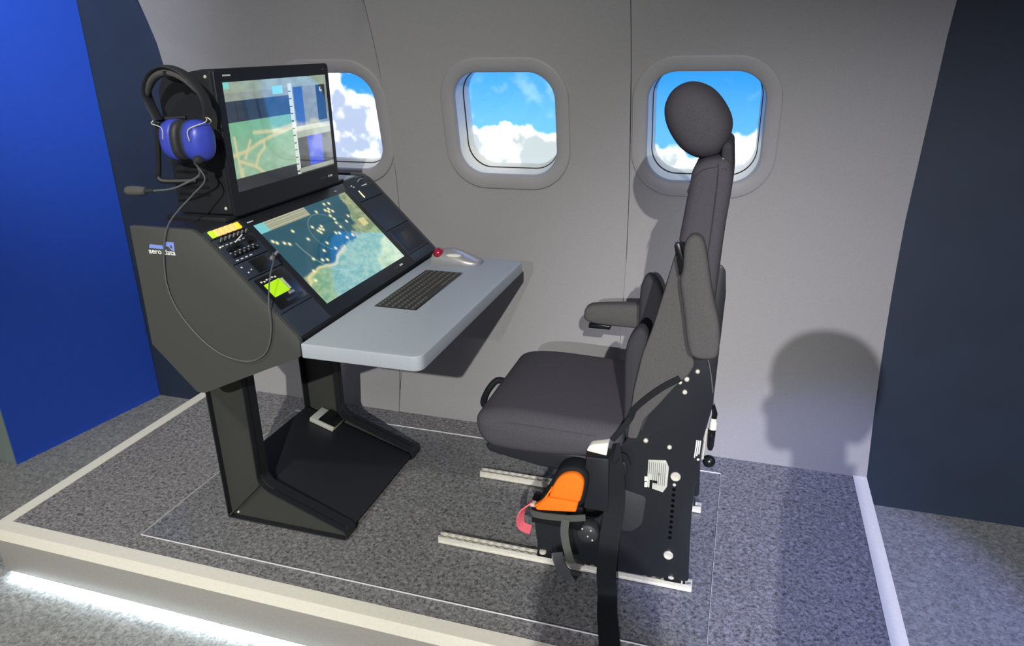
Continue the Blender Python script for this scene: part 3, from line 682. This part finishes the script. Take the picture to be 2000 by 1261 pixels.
# ---------------------------------------------------------------- headset hanging beside the monitor
hs = thing('headset', 'blue and black headset with boom microphone hanging beside upper monitor', 'headset')
bandp = spline([(-1.425, 1.535, 1.285), (-1.440, 1.530, 1.335), (-1.428, 1.520, 1.368), (-1.395, 1.512, 1.400), (-1.350, 1.508, 1.413), (-1.308, 1.512, 1.400), (-1.277, 1.520, 1.366), (-1.266, 1.528, 1.330), (-1.274, 1.535, 1.292)], 6)
q = MB(); loops = []
for i, p in enumerate(bandp):
    tt = (bandp[min(i+1, len(bandp)-1)]-bandp[max(i-1, 0)]).normalized(); wd = Vector((0, 1, 0)); nn = tt.cross(wd).normalized()
    loops.append([p+wd*0.017*math.cos(2*PI*k/12)+nn*0.0048*math.sin(2*PI*k/12) for k in range(12)])
q.rings(loops).build('headband', M['leather'], hs, smooth=60)
padp = [p+Vector((0, 0.002, -0.013)) for p in bandp[10:39]]
q = MB(); loops = []
for i, p in enumerate(padp):
    tt = (padp[min(i+1, len(padp)-1)]-padp[max(i-1, 0)]).normalized(); wd = Vector((0, 1, 0)); nn = tt.cross(wd).normalized()
    e = math.sin(PI*(i+0.5)/len(padp))**0.4
    loops.append([p+wd*0.015*e*math.cos(2*PI*k/12)+nn*0.009*e*math.sin(2*PI*k/12) for k in range(12)])
q.rings(loops).build('headband_pad', M['foam'], hs, smooth=60)
def cup(cx, cy, cz, dirx, diry):
    ax = Vector((dirx, diry, 0)).normalized(); up = Vector((0.08, 0, 1)); up = (up-ax*up.dot(ax)).normalized(); sd = ax.cross(up)
    c = Vector((cx, cy, cz))
    def ringl(t, a, b): return [c+ax*t+sd*a*math.copysign(abs(math.cos(2*PI*k/24))**0.8, math.cos(2*PI*k/24))+up*b*math.copysign(abs(math.sin(2*PI*k/24))**0.8, math.sin(2*PI*k/24)) for k in range(24)]
    shell = MB().rings([ringl(0.000, 0.034, 0.048), ringl(0.004, 0.037, 0.0515), ringl(0.024, 0.037, 0.0515), ringl(0.042, 0.033, 0.047), ringl(0.052, 0.024, 0.036), ringl(0.056, 0.010, 0.018)]).build('ear_cup', M['cup'], hs, smooth=60)
    MB().rings([ringl(-0.022, 0.024, 0.036), ringl(-0.021, 0.033, 0.046), ringl(-0.014, 0.0365, 0.0505), ringl(-0.006, 0.0365, 0.0505), ringl(-0.001, 0.033, 0.047)]).build('ear_cushion', M['leather'], shell, smooth=60)
    return shell, c, ax, up, sd
s1, c1, a1, u1, d1 = cup(-1.318, 1.532, 1.238, 1, -0.55)
s2, c2, a2, u2, d2 = cup(-1.374, 1.545, 1.236, -1, 0.25)
for (cc, aa, top) in ((c1, a1, (-1.276, 1.528, 1.298)), (c2, a2, (-1.424, 1.532, 1.290))):
    for s_ in (-1, 1):
        pts_ = [Vector(top), Vector(top)+aa*0.018+Vector((0, s_*0.010, -0.012)), cc+aa*0.030+Vector((0, s_*0.036, 0.032)), cc+aa*0.030+Vector((0, s_*0.038, 0.005))]
        MB().tube(spline(pts_, 5), 0.0014, 6).build('yoke_wire', M['chrome'], hs)
mb0 = c1+a1*0.046+Vector((0.0, -0.030, -0.040))
MB().lathe([(0.004, 0.010), (0.010, 0.008), (0.011, -0.004), (0.006, -0.010)], mb0, 'y', 12).build('boom_pivot', M['leather'], hs, smooth=50)
MB().tube(spline([mb0+Vector((-0.004, -0.006, -0.004)), (-1.290, 1.492, 1.160), (-1.338, 1.490, 1.136), (-1.386, 1.492, 1.120), (-1.455, 1.497, 1.111)], 7), 0.0028, 8).build('microphone_boom', M['wire'], hs)
MB().tube([(-1.446, 1.496, 1.112), (-1.476, 1.498, 1.110)], [0.0045, 0.006], 10).build('boom_tip', M['leather'], hs)
MB().tube([(-1.474, 1.498, 1.110), (-1.480, 1.498, 1.110), (-1.500, 1.499, 1.109), (-1.526, 1.500, 1.108), (-1.536, 1.500, 1.108), (-1.540, 1.500, 1.108)], [0.008, 0.0115, 0.013, 0.013, 0.011, 0.006], 12).build('microphone', M['foam'], hs, smooth=60)
MB().tube(spline([mb0+Vector((-0.012, 0, -0.006)), (-1.272, 1.487, 1.150), (-1.308, 1.478, 1.112), (-1.348, 1.466, 1.075), (-1.381, 1.456, 1.036), (-1.404, 1.4535, 0.985), (-1.418, 1.4545, 0.924), (-1.422, 1.4555, 0.867),
    (-1.404, 1.4555, 0.804), (-1.352, 1.4545, 0.736), (-1.287, 1.452, 0.692), (-1.216, 1.450, 0.679), (-1.167, 1.450, 0.691), (-1.132, 1.4505, 0.724), (-1.1115, 1.449, 0.785), (-1.108, 1.448, 0.850), (-1.128, 1.495, 0.905), (-1.155, 1.555, 0.930), (-1.187, 1.599, 0.935), sl(0.125, 1.6065, 0.020)], 8), 0.0019, 6).build('headset_cable', M['wire'], hs)
MB().tube([sl(0.125, 1.6065, 0.0085), sl(0.125, 1.6065, 0.012), sl(0.125, 1.6065, 0.032)], [0.003, 0.0048, 0.0038], 10).build('jack_plug', M['silver'], hs)

# ---------------------------------------------------------------- seat tracks
def track(y, label):
    tr = thing('seat_track', label, 'track', 'seat tracks on the clear sheet')
    x0, x1 = -0.797, -0.026
    MB().box((x0, y-0.017, GZ), (x1, y+0.017, GZ+0.004)).build('base_flange', M['steel'], tr, 0.0008)
    for s_ in (-1, 1):
        MB().box((x0, min(y+s_*0.0105, y+s_*0.0135), GZ+0.004), (x1, max(y+s_*0.0105, y+s_*0.0135), GZ+0.0165)).build('side_wall', M['steel'], tr)
        out = [(x0, y+s_*0.0135), (x1, y+s_*0.0135)]; inn = []; p_ = 0.0254; n = int((x1-x0)/p_)
        for k in range(n):
            xb = x0+k*p_
            for (fx, dy) in ((0.0, 0.0042), (0.28, 0.0042), (0.34, 0.0080), (0.5, 0.0105), (0.84, 0.0105), (0.95, 0.0080)): inn.append((xb+fx*p_, y+s_*dy))
        inn.append((x1, y+s_*0.0042))
        MB().prism(out+inn[::-1], GZ+0.0165, GZ+0.0205, 'z').build('scalloped_lip', M['steel'], tr)
    return tr
TY0, TY1 = 1.7096, 2.0929
track(TY0, 'bright metal seat track nearer the platform front edge'); track(TY1, 'bright metal seat track nearer the cabin wall')

# ---------------------------------------------------------------- operator seat
st = thing('operator_chair', 'black and charcoal aircraft operator seat facing the console', 'chair')
pl = [(-0.036, 0.046), (-0.042, 0.172), (-0.045, 0.353), (-0.033, 0.494), (-0.016, 0.599), (-0.013, 0.754), (-0.020, 0.826), (-0.032, 0.842), (-0.055, 0.842), (-0.075, 0.80), (-0.110, 0.70), (-0.150, 0.62), (-0.200, 0.52),
      (-0.238, 0.450), (-0.272, 0.424), (-0.272, 0.235), (-0.300, 0.200), (-0.474, 0.185), (-0.481, 0.148), (-0.471, 0.066), (-0.42, 0.058), (-0.30, 0.040), (-0.20, 0.036), (-0.10, 0.044)]
npl = MB().prism(fillet(pl, 0.01, 3), 1.684, 1.694).build('side_plate', M['plate'], st, 0.0015)
fpl = MB().prism(fillet(pl, 0.01, 3), 2.108, 2.118).build('side_plate', M['plate'], st, 0.0015)
MB().prism(fillet([(-0.259, 0.322), (-0.165, 0.302), (-0.172, 0.214), (-0.199, 0.182), (-0.249, 0.180)], 0.012, 4), 1.681, 1.6838).build('access_panel', M['leather'], npl, 0.001)
for (x, z, r) in ((-0.114, 0.465, 0.0062), (-0.176, 0.475, 0.0065), (-0.228, 0.393, 0.0058), (-0.0595, 0.689, 0.0056), (-0.084, 0.6646, 0.0066), (-0.0995, 0.654, 0.0050), (-0.0864, 0.6286, 0.0062)):
    MB().lathe([(r, 0.001), (r, -0.003), (r*0.75, -0.0055), (r*0.2, -0.0062)], (x, 1.684, z), 'y', 12).build('bolt', M['chrome'], npl, smooth=50)
for (x, z) in ((-0.093, 0.3786), (-0.096, 0.124)):
    MB().lathe([(0.0135, 0.001), (0.0135, -0.002), (0.0115, -0.004), (0.0085, -0.0035), (0.0075, -0.0015), (0.003, -0.0012)], (x, 1.684, z), 'y', 20).build('ring_bolt', M['chrome'], npl, smooth=50)
MB().lathe([(0.0045, 0.001), (0.0045, -0.002), (0.002, -0.003)], (-0.0945, 1.684, 0.3535), 'y', 10).build('bolt', M['offwhite'], npl)
for k in range(10):
    z = 0.338-k*0.0172
    MB().lathe([(0.0050, 0.0005), (0.0050, -0.0005)], (-0.0945-0.0006*k*0.2, 1.684, z), 'y', 10).build('adjust_hole', M['hole'], npl)  # flat disc on the plate, hole darkness painted in its colour
# placard with ruled lines
pc = MB().prism([(-0.166, 0.418), (-0.121, 0.4245), (-0.112, 0.405), (-0.113, 0.345), (-0.123, 0.325), (-0.166, 0.3345)], 1.6826, 1.6838).build('placard', M['offwhite'], npl)
for k in range(9): MB().box((-0.163+k*0.0052, 1.6822, 0.345 if k > 1 else 0.375), (-0.1615+k*0.0052, 1.6825, 0.414)).build('ruled_line', M['wire'], pc)
for (x0, z0, x1, z1, m_) in ((-0.1735, 0.352, -0.1645, 0.3665, 'white'), (-0.1725, 0.333, -0.1655, 0.349, 'white'), (-0.159, 0.330, -0.152, 0.358, 'gloss'), (-0.151, 0.350, -0.139, 0.358, 'gloss'), (-0.138, 0.376, -0.134, 0.383, 'wire')):
    MB().box((x0, 1.6818, z0), (x1, 1.6822, z1)).build('placard_mark', M[m_], pc)
tg = MB().prism([(-0.0535, 0.436), (-0.0345, 0.432), (-0.0305, 0.499), (-0.0490, 0.499)], 1.6825, 1.6838).build('instruction_tag', M['black'], npl)
for k in range(3): MB().prism([(-0.0515+k*0.0050+0.0010, 0.445+k*0.006), (-0.0485+k*0.0050+0.0010, 0.445+k*0.006), (-0.0450+k*0.0045, 0.497), (-0.0480+k*0.0045, 0.497)], 1.682, 1.6825).build('tag_line', M['logo_white'], tg)
MB().lathe([(0.0035, 0), (0.0035, -0.0006)], (-0.0395, 1.6825, 0.441), 'y', 10).build('tag_spot', M['logo_white'], tg)
# frame between the plates
MB().box((-0.075, 1.694, 0.10), (-0.050, 2.108, 0.80)).build('back_frame', M['black'], st, 0.002)
MB().box((-0.450, 1.694, 0.085), (-0.060, 2.108, 0.135)).build('base_frame', M['black'], st, 0.002)
MB().box((-0.280, 1.694, 0.30), (-0.220, 2.108, 0.36)).build('lift_beam', M['black'], st, 0.002)
# track fittings
for y in (TY0, TY1):
    for x in (-0.452, -0.078):
        ft = MB().puff(fillet([(x-0.026, GZ+0.021), (x+0.034, GZ+0.021), (x+0.030, 0.040), (x+0.012, 0.052), (x+0.012, 0.085), (x-0.012, 0.085), (x-0.014, 0.050), (x-0.026, 0.040)], 0.005, 3), y-0.016, y+0.016, 0.003, 2).build('track_fitting', M['gloss'], st)
        MB().lathe([(0.0105, 0), (0.0105, 0.006), (0.006, 0.008)], (x-0.006, y-0.019, 0.046), 'z', 12).build('nut', M['chrome'], ft)
        MB().tube([(x+0.024, y-0.019, GZ+0.021), (x+0.024, y-0.019, 0.052)], 0.0024, 8).build('stud', M['chrome'], ft)
        MB().ball((x-0.004, y-0.017, 0.064), 0.0045, n=8).build('stud', M['chrome'], ft)
# seat pan and cushions
MB().puff(fillet([(-0.625, 0.392), (-0.615, 0.372), (-0.46, 0.348), (-0.25, 0.345), (-0.22, 0.36), (-0.22, 0.405), (-0.60, 0.405)], 0.015, 3), 1.676, 2.118, 0.008, 3).build('seat_pan', M['black'], st)
cp = smooth_closed([(-0.652, 0.445), (-0.650, 0.485), (-0.615, 0.507), (-0.53, 0.517), (-0.38, 0.512), (-0.27, 0.510), (-0.235, 0.505), (-0.235, 0.42), (-0.38, 0.392), (-0.54, 0.384), (-0.625, 0.392)], 2)
cu = MB().puff(cp, 1.655, 2.135, 0.042, 6, crown=0.003).build('seat_cushion', M['fabric'], st, smooth=60)
MB().tube(spline([(-0.648, 1.672, 0.462), (-0.56, 1.6575, 0.484), (-0.42, 1.6570, 0.484), (-0.30, 1.6570, 0.482)], 5), 0.0014, 6).build('piping', M['fabric'], cu)
MB().tube(spline([(-0.635, 1.925, 0.470), (-0.668, 1.925, 0.474), (-0.690, 1.90, 0.450), (-0.690, 1.855, 0.428), (-0.660, 1.835, 0.420), (-0.632, 1.835, 0.425)], 6), 0.011, 8).build('front_loop', M['web'], st)
# backrest
bk = fillet([(-0.114, 1.170), (-0.090, 1.190), (-0.060, 1.196), (-0.030, 1.191), (-0.021, 1.160), (-0.021, 1.115), (-0.028, 1.029), (-0.033, 0.939), (-0.037, 0.82), (-0.048, 0.60), (-0.05, 0.49), (-0.205, 0.49), (-0.190, 0.62), (-0.162, 0.766), (-0.147, 0.877), (-0.134, 0.997), (-0.124, 1.086)], 0.012, 3)
ba = MB().puff(bk, 1.757, 2.045, 0.030, 5).build('backrest', M['fabric'], st, smooth=60)
MB().tube(spline([(-0.056, 1.762, 1.185), (-0.054, 1.7555, 1.15), (-0.058, 1.7555, 1.03), (-0.066, 1.7555, 0.90), (-0.072, 1.7555, 0.80)], 5), 0.0018, 6).build('seam', M['fabric3'], ba)
arc = [(-0.108+0.012*math.sin(t_)*0+0.030*(1-math.cos(t_))*0, 0, 0) for t_ in (0,)]
MB().tube(spline([(-0.121, 1.762, 1.115), (-0.112, 1.760, 1.145), (-0.092, 1.760, 1.168), (-0.062, 1.761, 1.176), (-0.036, 1.763, 1.172)], 5), 0.0018, 6).build('seam', M['fabric3'], ba)
# headrest
hp = smooth_closed([(-0.132, 1.357), (-0.161, 1.352), (-0.184, 1.334), (-0.196, 1.300), (-0.186, 1.257), (-0.158, 1.216), (-0.133, 1.196), (-0.102, 1.185), (-0.067, 1.190), (-0.046, 1.211), (-0.037, 1.248), (-0.039, 1.273), (-0.051, 1.297), (-0.071, 1.324), (-0.097, 1.346)], 2)
hr = MB().pillow([(-0.117+(x+0.117)*1.05, 1.272+(z-1.272)*1.05) for x, z in hp], 1.775, 2.025, 3.2).build('headrest', M['fabric'], st, smooth=60)
MB().puff(fillet([(-0.052, 1.165), (-0.052, 1.222), (-0.040, 1.232), (-0.028, 1.222), (-0.022, 1.165)], 0.006, 3), 1.795, 2.005, 0.01, 3).build('headrest_carrier', M['fabric3'], st)
MB().box((-0.105, 1.84, 1.168), (-0.060, 1.96, 1.20)).build('headrest_hinge', M['gloss'], st, 0.003)
for (x, z) in ((-0.064, 1.186), (-0.050, 1.188)): MB().tube([(x, 1.785, z-0.01), (x+0.004, 1.785, z+0.006)], 0.003, 8).build('hinge_pin', M['chrome'], st)
# side shields, bolsters
ts = [(-0.127, 1.008), (-0.110, 0.931), (-0.089, 0.803), (-0.068, 0.708), (-0.080, 0.680), (-0.110, 0.645), (-0.150, 0.585), (-0.183, 0.540), (-0.198, 0.480), (-0.224, 0.480), (-0.213, 0.621), (-0.196, 0.723), (-0.175, 0.794), (-0.150, 0.902)]
for (y0, y1) in ((1.672, 1.6835), (2.1185, 2.130)): MB().puff(fillet(ts, 0.008, 3), y0, y1, 0.005, 3).build('side_shield', M['fabric2'], st)
# fabric skirt joining shield and backrest
for (y0, y1) in ((1.6838, 1.757), (2.045, 2.118)):
    MB().prism([(-0.130, 1.000), (-0.080, 0.98), (-0.070, 0.86), (-0.185, 0.50), (-0.215, 0.50), (-0.200, 0.70), (-0.168, 0.83)], y0, y1).build('side_wing', M['fabric3'], st, 0.004)
nb = smooth_closed([(-0.228, 0.768), (-0.205, 0.785), (-0.185, 0.76), (-0.187, 0.69), (-0.200, 0.587), (-0.205, 0.455), (-0.238, 0.445), (-0.243, 0.598), (-0.246, 0.72)], 2)
MB().puff(nb, 1.695, 1.756, 0.018, 4, crown=0.003).build('bolster', M['fabric3'], st, smooth=60)
fb2 = smooth_closed([(-0.233, 0.812), (-0.208, 0.795), (-0.186, 0.740), (-0.195, 0.60), (-0.200, 0.455), (-0.242, 0.445), (-0.254, 0.60), (-0.260, 0.76), (-0.250, 0.80)], 2)
MB().puff(fb2, 2.046, 2.112, 0.018, 4, crown=0.003).build('bolster', M['fabric3'], st, smooth=60)
# armrests: near one folded up, far one down
na = smooth_closed([(-0.112, 1.022), (-0.098, 1.046), (-0.074, 1.043), (-0.062, 1.017), (-0.037, 0.896), (-0.016, 0.835), (-0.012, 0.765), (-0.022, 0.746), (-0.074, 0.743), (-0.088, 0.78), (-0.101, 0.865), (-0.117, 0.940), (-0.109, 0.960)], 2)
nar = MB().puff(na, 1.622, 1.671, 0.014, 4, crown=0.003).build('armrest', M['fabric2'], st, smooth=60)
MB().prism(fillet([(-0.134, 1.018), (-0.122, 1.022), (-0.100, 0.951), (-0.118, 0.944)], 0.003, 2), 1.640, 1.668).build('armrest_clip', M['gloss'], nar, 0.001)
fap = smooth_closed([(-0.446, 0.640), (-0.440, 0.660), (-0.415, 0.672), (-0.30, 0.683), (-0.20, 0.688), (-0.19, 0.605), (-0.30, 0.604), (-0.42, 0.606), (-0.444, 0.618)], 2)
far_ = MB().puff(fap, 2.136, 2.190, 0.016, 4, crown=0.003).build('armrest', M['fabric2'], st, smooth=60)
MB().box((-0.428, 2.142, 0.592), (-0.358, 2.184, 0.606)).build('armrest_pad_base', M['gloss'], far_, 0.002)
MB().box((-0.200, 2.131, 0.60), (-0.10, 2.150, 0.68)).build('armrest_arm', M['black'], far_, 0.004)
# lever with ball knob, cable
MB().tube(spline([(-0.041, 1.672, 0.742), (-0.030, 1.678, 0.70), (-0.020, 1.684, 0.645), (-0.0145, 1.690, 0.60)], 4), 0.0016, 6).build('release_cable', M['wire'], st)
lv = MB().tube([(-0.015, 1.690, 0.600), (-0.009, 1.695, 0.572), (-0.010, 1.695, 0.56)], [0.004, 0.007, 0.007], 10).build('recline_lever', M['gloss'], st)
MB().lathe([(0.006, 0.016), (0.0072, 0.012), (0.0072, 0.004), (0.0095, 0.002), (0.0095, -0.016), (0.006, -0.017)], (-0.0105, 1.695, 0.545), 'z', 14).build('collar', M['white'], lv)
MB().lathe([(0.0095, 0.030), (0.0095, 0.014), (0.0098, 0.0135), (0.0098, 0.0115), (0.0095, 0.011), (0.0085, -0.02), (0.006, -0.03)], (-0.0125, 1.695, 0.498), 'z', 14).build('grip', M['gloss'], lv)
MB().ball((-0.0125, 1.695, 0.433), 0.0165, n=16).build('ball_knob', M['gloss'], lv, smooth=180)
MB().tube([(-0.026, 1.690, 0.53), (-0.029, 1.690, 0.44)], 0.0032, 8).build('lever_rod', M['steel'], lv)
# hub, belt hardware
hb = MB().lathe([(0.004, 0.0), (0.026, 0.001), (0.030, 0.005), (0.030, 0.034), (0.024, 0.044)], (-0.317, 1.640, 0.176), 'y', 24).build('reel_hub', M['leather'], st, smooth=50)
for (dx, dz) in ((0.010, 0.017), (0.002, -0.004), (0.015, -0.014), (-0.014, 0.018)): MB().ball((-0.317+dx, 1.6395, 0.176+dz), 0.0028, n=8).build('rivet', M['chrome'], hb)
bl_ = MB().puff(fillet([(-0.326, 0.425), (-0.264, 0.428), (-0.262, 0.262), (-0.328, 0.262)], 0.004, 2), 1.640, 1.666, 0.003, 2).build('belt_housing', M['black'], st)
MB().prism([(-0.326, 0.426), (-0.270, 0.429), (-0.266, 0.452), (-0.324, 0.446)], 1.640, 1.664).build('buckle_body', M['gloss'], bl_, 0.001)
MB().prism(fillet([(-0.324, 0.448), (-0.270, 0.442), (-0.266, 0.480), (-0.314, 0.467)], [0.006, 0.003, 0.002, 0.006], 3), 1.634, 1.668).build('buckle_tongue', M['white'], bl_, 0.0015)
MB().ribbon(spline([(-0.262, 1.660, 0.475), (-0.240, 1.664, 0.505), (-0.218, 1.672, 0.54), (-0.205, 1.668, 0.575), (-0.150, 1.664, 0.635), (-0.100, 1.668, 0.672)], 5), (0.5, 0, -0.7), 0.016, 0.004).build('webbing_loop', M['web'], st)
MB().ribbon(spline([(-0.268, 1.662, 0.460), (-0.252, 1.656, 0.38), (-0.246, 1.650, 0.28), (-0.252, 1.624, 0.18), (-0.256, 1.618, 0.08), (-0.250, 1.612, 0.022), (-0.246, 1.590, 0.0085), (-0.235, 1.53, 0.0075), (-0.215, 1.45, 0.0075), (-0.200, 1.375, 0.0055), (-0.197, 1.353, 0.0020), (-0.196, 1.3475, -0.02), (-0.195, 1.347, -0.12)], 6), (1, 0.15, 0), 0.054, 0.003).build('lap_belt', M['web'], st)
MB().ribbon(spline([(-0.252, 1.650, 0.47), (-0.262, 1.655, 0.42), (-0.250, 1.660, 0.40), (-0.232, 1.668, 0.43), (-0.215, 1.668, 0.40)], 5), (0.3, 0, 1), 0.014, 0.003).build('webbing_loop', M['web'], st)
# orange pouch strapped to the seat base
po = MB().puff(smooth_closed([(-0.462, 0.262), (-0.430, 0.305), (-0.415, 0.345), (-0.392, 0.392), (-0.345, 0.404), (-0.315, 0.385), (-0.315, 0.340), (-0.330, 0.262)], 2), 1.618, 1.682, 0.012, 3).build('pouch', M['web'], st, smooth=60)
MB().puff(smooth_closed([(-0.420, 0.300), (-0.404, 0.352), (-0.382, 0.386), (-0.345, 0.397), (-0.322, 0.380), (-0.322, 0.350), (-0.334, 0.292), (-0.415, 0.292)], 2), 1.596, 1.620, 0.008, 3).build('pouch_front', M['orange'], po, smooth=60)
MB().puff(fillet([(-0.418, 0.314), (-0.333, 0.314), (-0.339, 0.283), (-0.446, 0.268), (-0.452, 0.276)], 0.004, 2), 1.586, 1.604, 0.005, 3).build('pouch_flap', M['orange'], po)
MB().ribbon(spline([(-0.408, 1.600, 0.340), (-0.430, 1.598, 0.300), (-0.455, 1.598, 0.276)], 4), (0, 1, 0), 0.014, 0.004).build('orange_tab', M['orange'], po)
MB().ribbon(spline([(-0.470, 1.625, 0.268), (-0.492, 1.615, 0.245), (-0.500, 1.605, 0.218), (-0.494, 1.602, 0.196), (-0.470, 1.605, 0.186)], 5), (0.45, 0.85, 0.3), 0.026, 0.004).build('pull_strap', M['pink'], po)
MB().box((-0.474, 1.612, 0.258), (-0.458, 1.63, 0.268)).build('strap_clasp', M['chrome'], po, 0.002)
MB().ribbon(spline([(-0.466, 1.604, 0.243), (-0.43, 1.592, 0.250), (-0.36, 1.590, 0.258), (-0.315, 1.600, 0.262)], 4), (0, -0.25, 1), 0.022, 0.004).build('pouch_strap', M['web2'], po)
MB().ribbon(spline([(-0.366, 1.588, 0.255), (-0.370, 1.590, 0.215), (-0.366, 1.594, 0.170), (-0.356, 1.600, 0.120), (-0.350, 1.606, 0.100)], 5), (1, 0.1, 0), 0.022, 0.003).build('hanging_strap', M['web2'], po)
MB().ribbon(spline([(-0.395, 1.612, 0.122), (-0.388, 1.606, 0.095), (-0.368, 1.600, 0.068), (-0.345, 1.600, 0.058), (-0.336, 1.604, 0.075)], 5), (0.55, 0.3, 0.75), 0.030, 0.005).build('strap_end', M['leather'], po)
MB().box((-0.478, 1.640, 0.185), (-0.330, 1.684, 0.262)).build('pouch_mount', M['gloss'], st, 0.003)

# ---------------------------------------------------------------- visitor standing behind the photographer, whose shadow falls on floor and wall
def person(px, py):
    me = bpy.data.meshes.new('person'); bm = bmesh.new(); sk = bm.verts.layers.skin.verify()
    V = {}
    def v(k, x, y, z, r, r2=None): V[k] = bm.verts.new((x, y, z)); V[k][sk].radius = (r, r2 or r)
    # local frame: facing -x, y to the sides
    v('pel', 0, 0, 0.95, 0.125, 0.155); v('waist', 0, 0, 1.10, 0.11, 0.14); v('chest', -0.005, 0, 1.30, 0.115, 0.165); v('upc', 0.01, 0, 1.43, 0.085, 0.13); v('neck', 0.012, 0, 1.52, 0.056)
    v('jaw', -0.005, 0, 1.60, 0.066); v('face', -0.010, 0, 1.67, 0.086, 0.076); v('crown', 0.0, 0, 1.745, 0.088, 0.078); v('top', 0.005, 0, 1.80, 0.05)
    for s in (-1, 1):
        v(('hip', s), 0, s*0.10, 0.90, 0.095); v(('kn', s), -0.01, s*0.105, 0.50, 0.062); v(('an', s), 0.01, s*0.11, 0.09, 0.043); v(('ft', s), -0.12, s*0.12, 0.035, 0.035)
        v(('sh', s), 0.01, s*0.19, 1.40, 0.062); v(('el', s), 0.02, s*0.235, 1.12, 0.046); v(('wr', s), -0.06, s*0.225, 0.88, 0.033); v(('ha', s), -0.085, s*0.215, 0.79, 0.030)
    E = [('pel', 'waist'), ('waist', 'chest'), ('chest', 'upc'), ('upc', 'neck'), ('neck', 'jaw'), ('jaw', 'face'), ('face', 'crown'), ('crown', 'top')]
    for s in (-1, 1): E += [('pel', ('hip', s)), (('hip', s), ('kn', s)), (('kn', s), ('an', s)), (('an', s), ('ft', s)), ('upc', ('sh', s)), (('sh', s), ('el', s)), (('el', s), ('wr', s)), (('wr', s), ('ha', s))]
    for a, b in E: bm.edges.new((V[a], V[b]))
    for x in bm.verts: x[sk].use_root = False
    V['pel'][sk].use_root = True
    bm.to_mesh(me); bm.free()
    o = bpy.data.objects.new('person', me); col.objects.link(o)
    m1 = o.modifiers.new('skin', 'SKIN'); m1.use_smooth_shade = True; m2 = o.modifiers.new('sub', 'SUBSURF'); m2.levels = 2; m2.render_levels = 2
    me.materials.append(M['leather'])
    o.location = (px, py, FZ+0.004); o['label'] = 'person in dark clothes standing behind the camera, facing left'; o['category'] = 'person'
    skin = mat('skin', srgb(205, 160, 135), 0.55, noise=0.04); hairm = mat('brown hair', srgb(60, 45, 36), 0.8, noise=0.2, scale=200, bump=0.3)
    def part(nm, q, m, sm=60):
        z = q.build(nm, m, o, smooth=sm); return z
    hp_ = smooth_closed([(-0.100, 1.665), (-0.122, 1.648), (-0.104, 1.638), (-0.108, 1.622), (-0.102, 1.608), (-0.106, 1.594), (-0.098, 1.572), (-0.070, 1.560), (-0.02, 1.585), (0.05, 1.60), (0.09, 1.66), (0.085, 1.74), (0.03, 1.785), (-0.05, 1.78), (-0.096, 1.735), (-0.102, 1.70)], 2)
    part('face', MB().puff(hp_, -0.074, 0.074, 0.045, 5), skin)
    q = MB(); loops = []
    hair = smooth_closed([(-0.106, 1.700), (-0.108, 1.752), (-0.065, 1.806), (0.005, 1.822), (0.075, 1.800), (0.116, 1.735), (0.112, 1.665), (0.085, 1.600), (0.045, 1.610), (0.02, 1.66), (-0.05, 1.712)], 2)
    part('hair', MB().puff(hair, -0.086, 0.086, 0.045, 5), hairm)
    for s in (-1, 1):
        part('ear', MB().ball((0.005, s*0.082, 1.655), 0.018, 0.010, 0.030, n=10), skin, 180)
        for k, (dx, ln) in enumerate(((-0.022, 0.062), (-0.008, 0.072), (0.006, 0.068), (0.018, 0.054))):
            part('finger', MB().tube([(-0.090+dx, s*0.214, 0.79), (-0.098+dx, s*0.206, 0.79-ln*0.6), (-0.100+dx, s*0.194, 0.79-ln)], [0.0088, 0.0082, 0.006], 8), skin)
        part('thumb', MB().tube([(-0.108, s*0.206, 0.83), (-0.128, s*0.196, 0.80), (-0.134, s*0.190, 0.775)], [0.010, 0.009, 0.006], 8), skin)
    return o
person(0.37, -1.0)
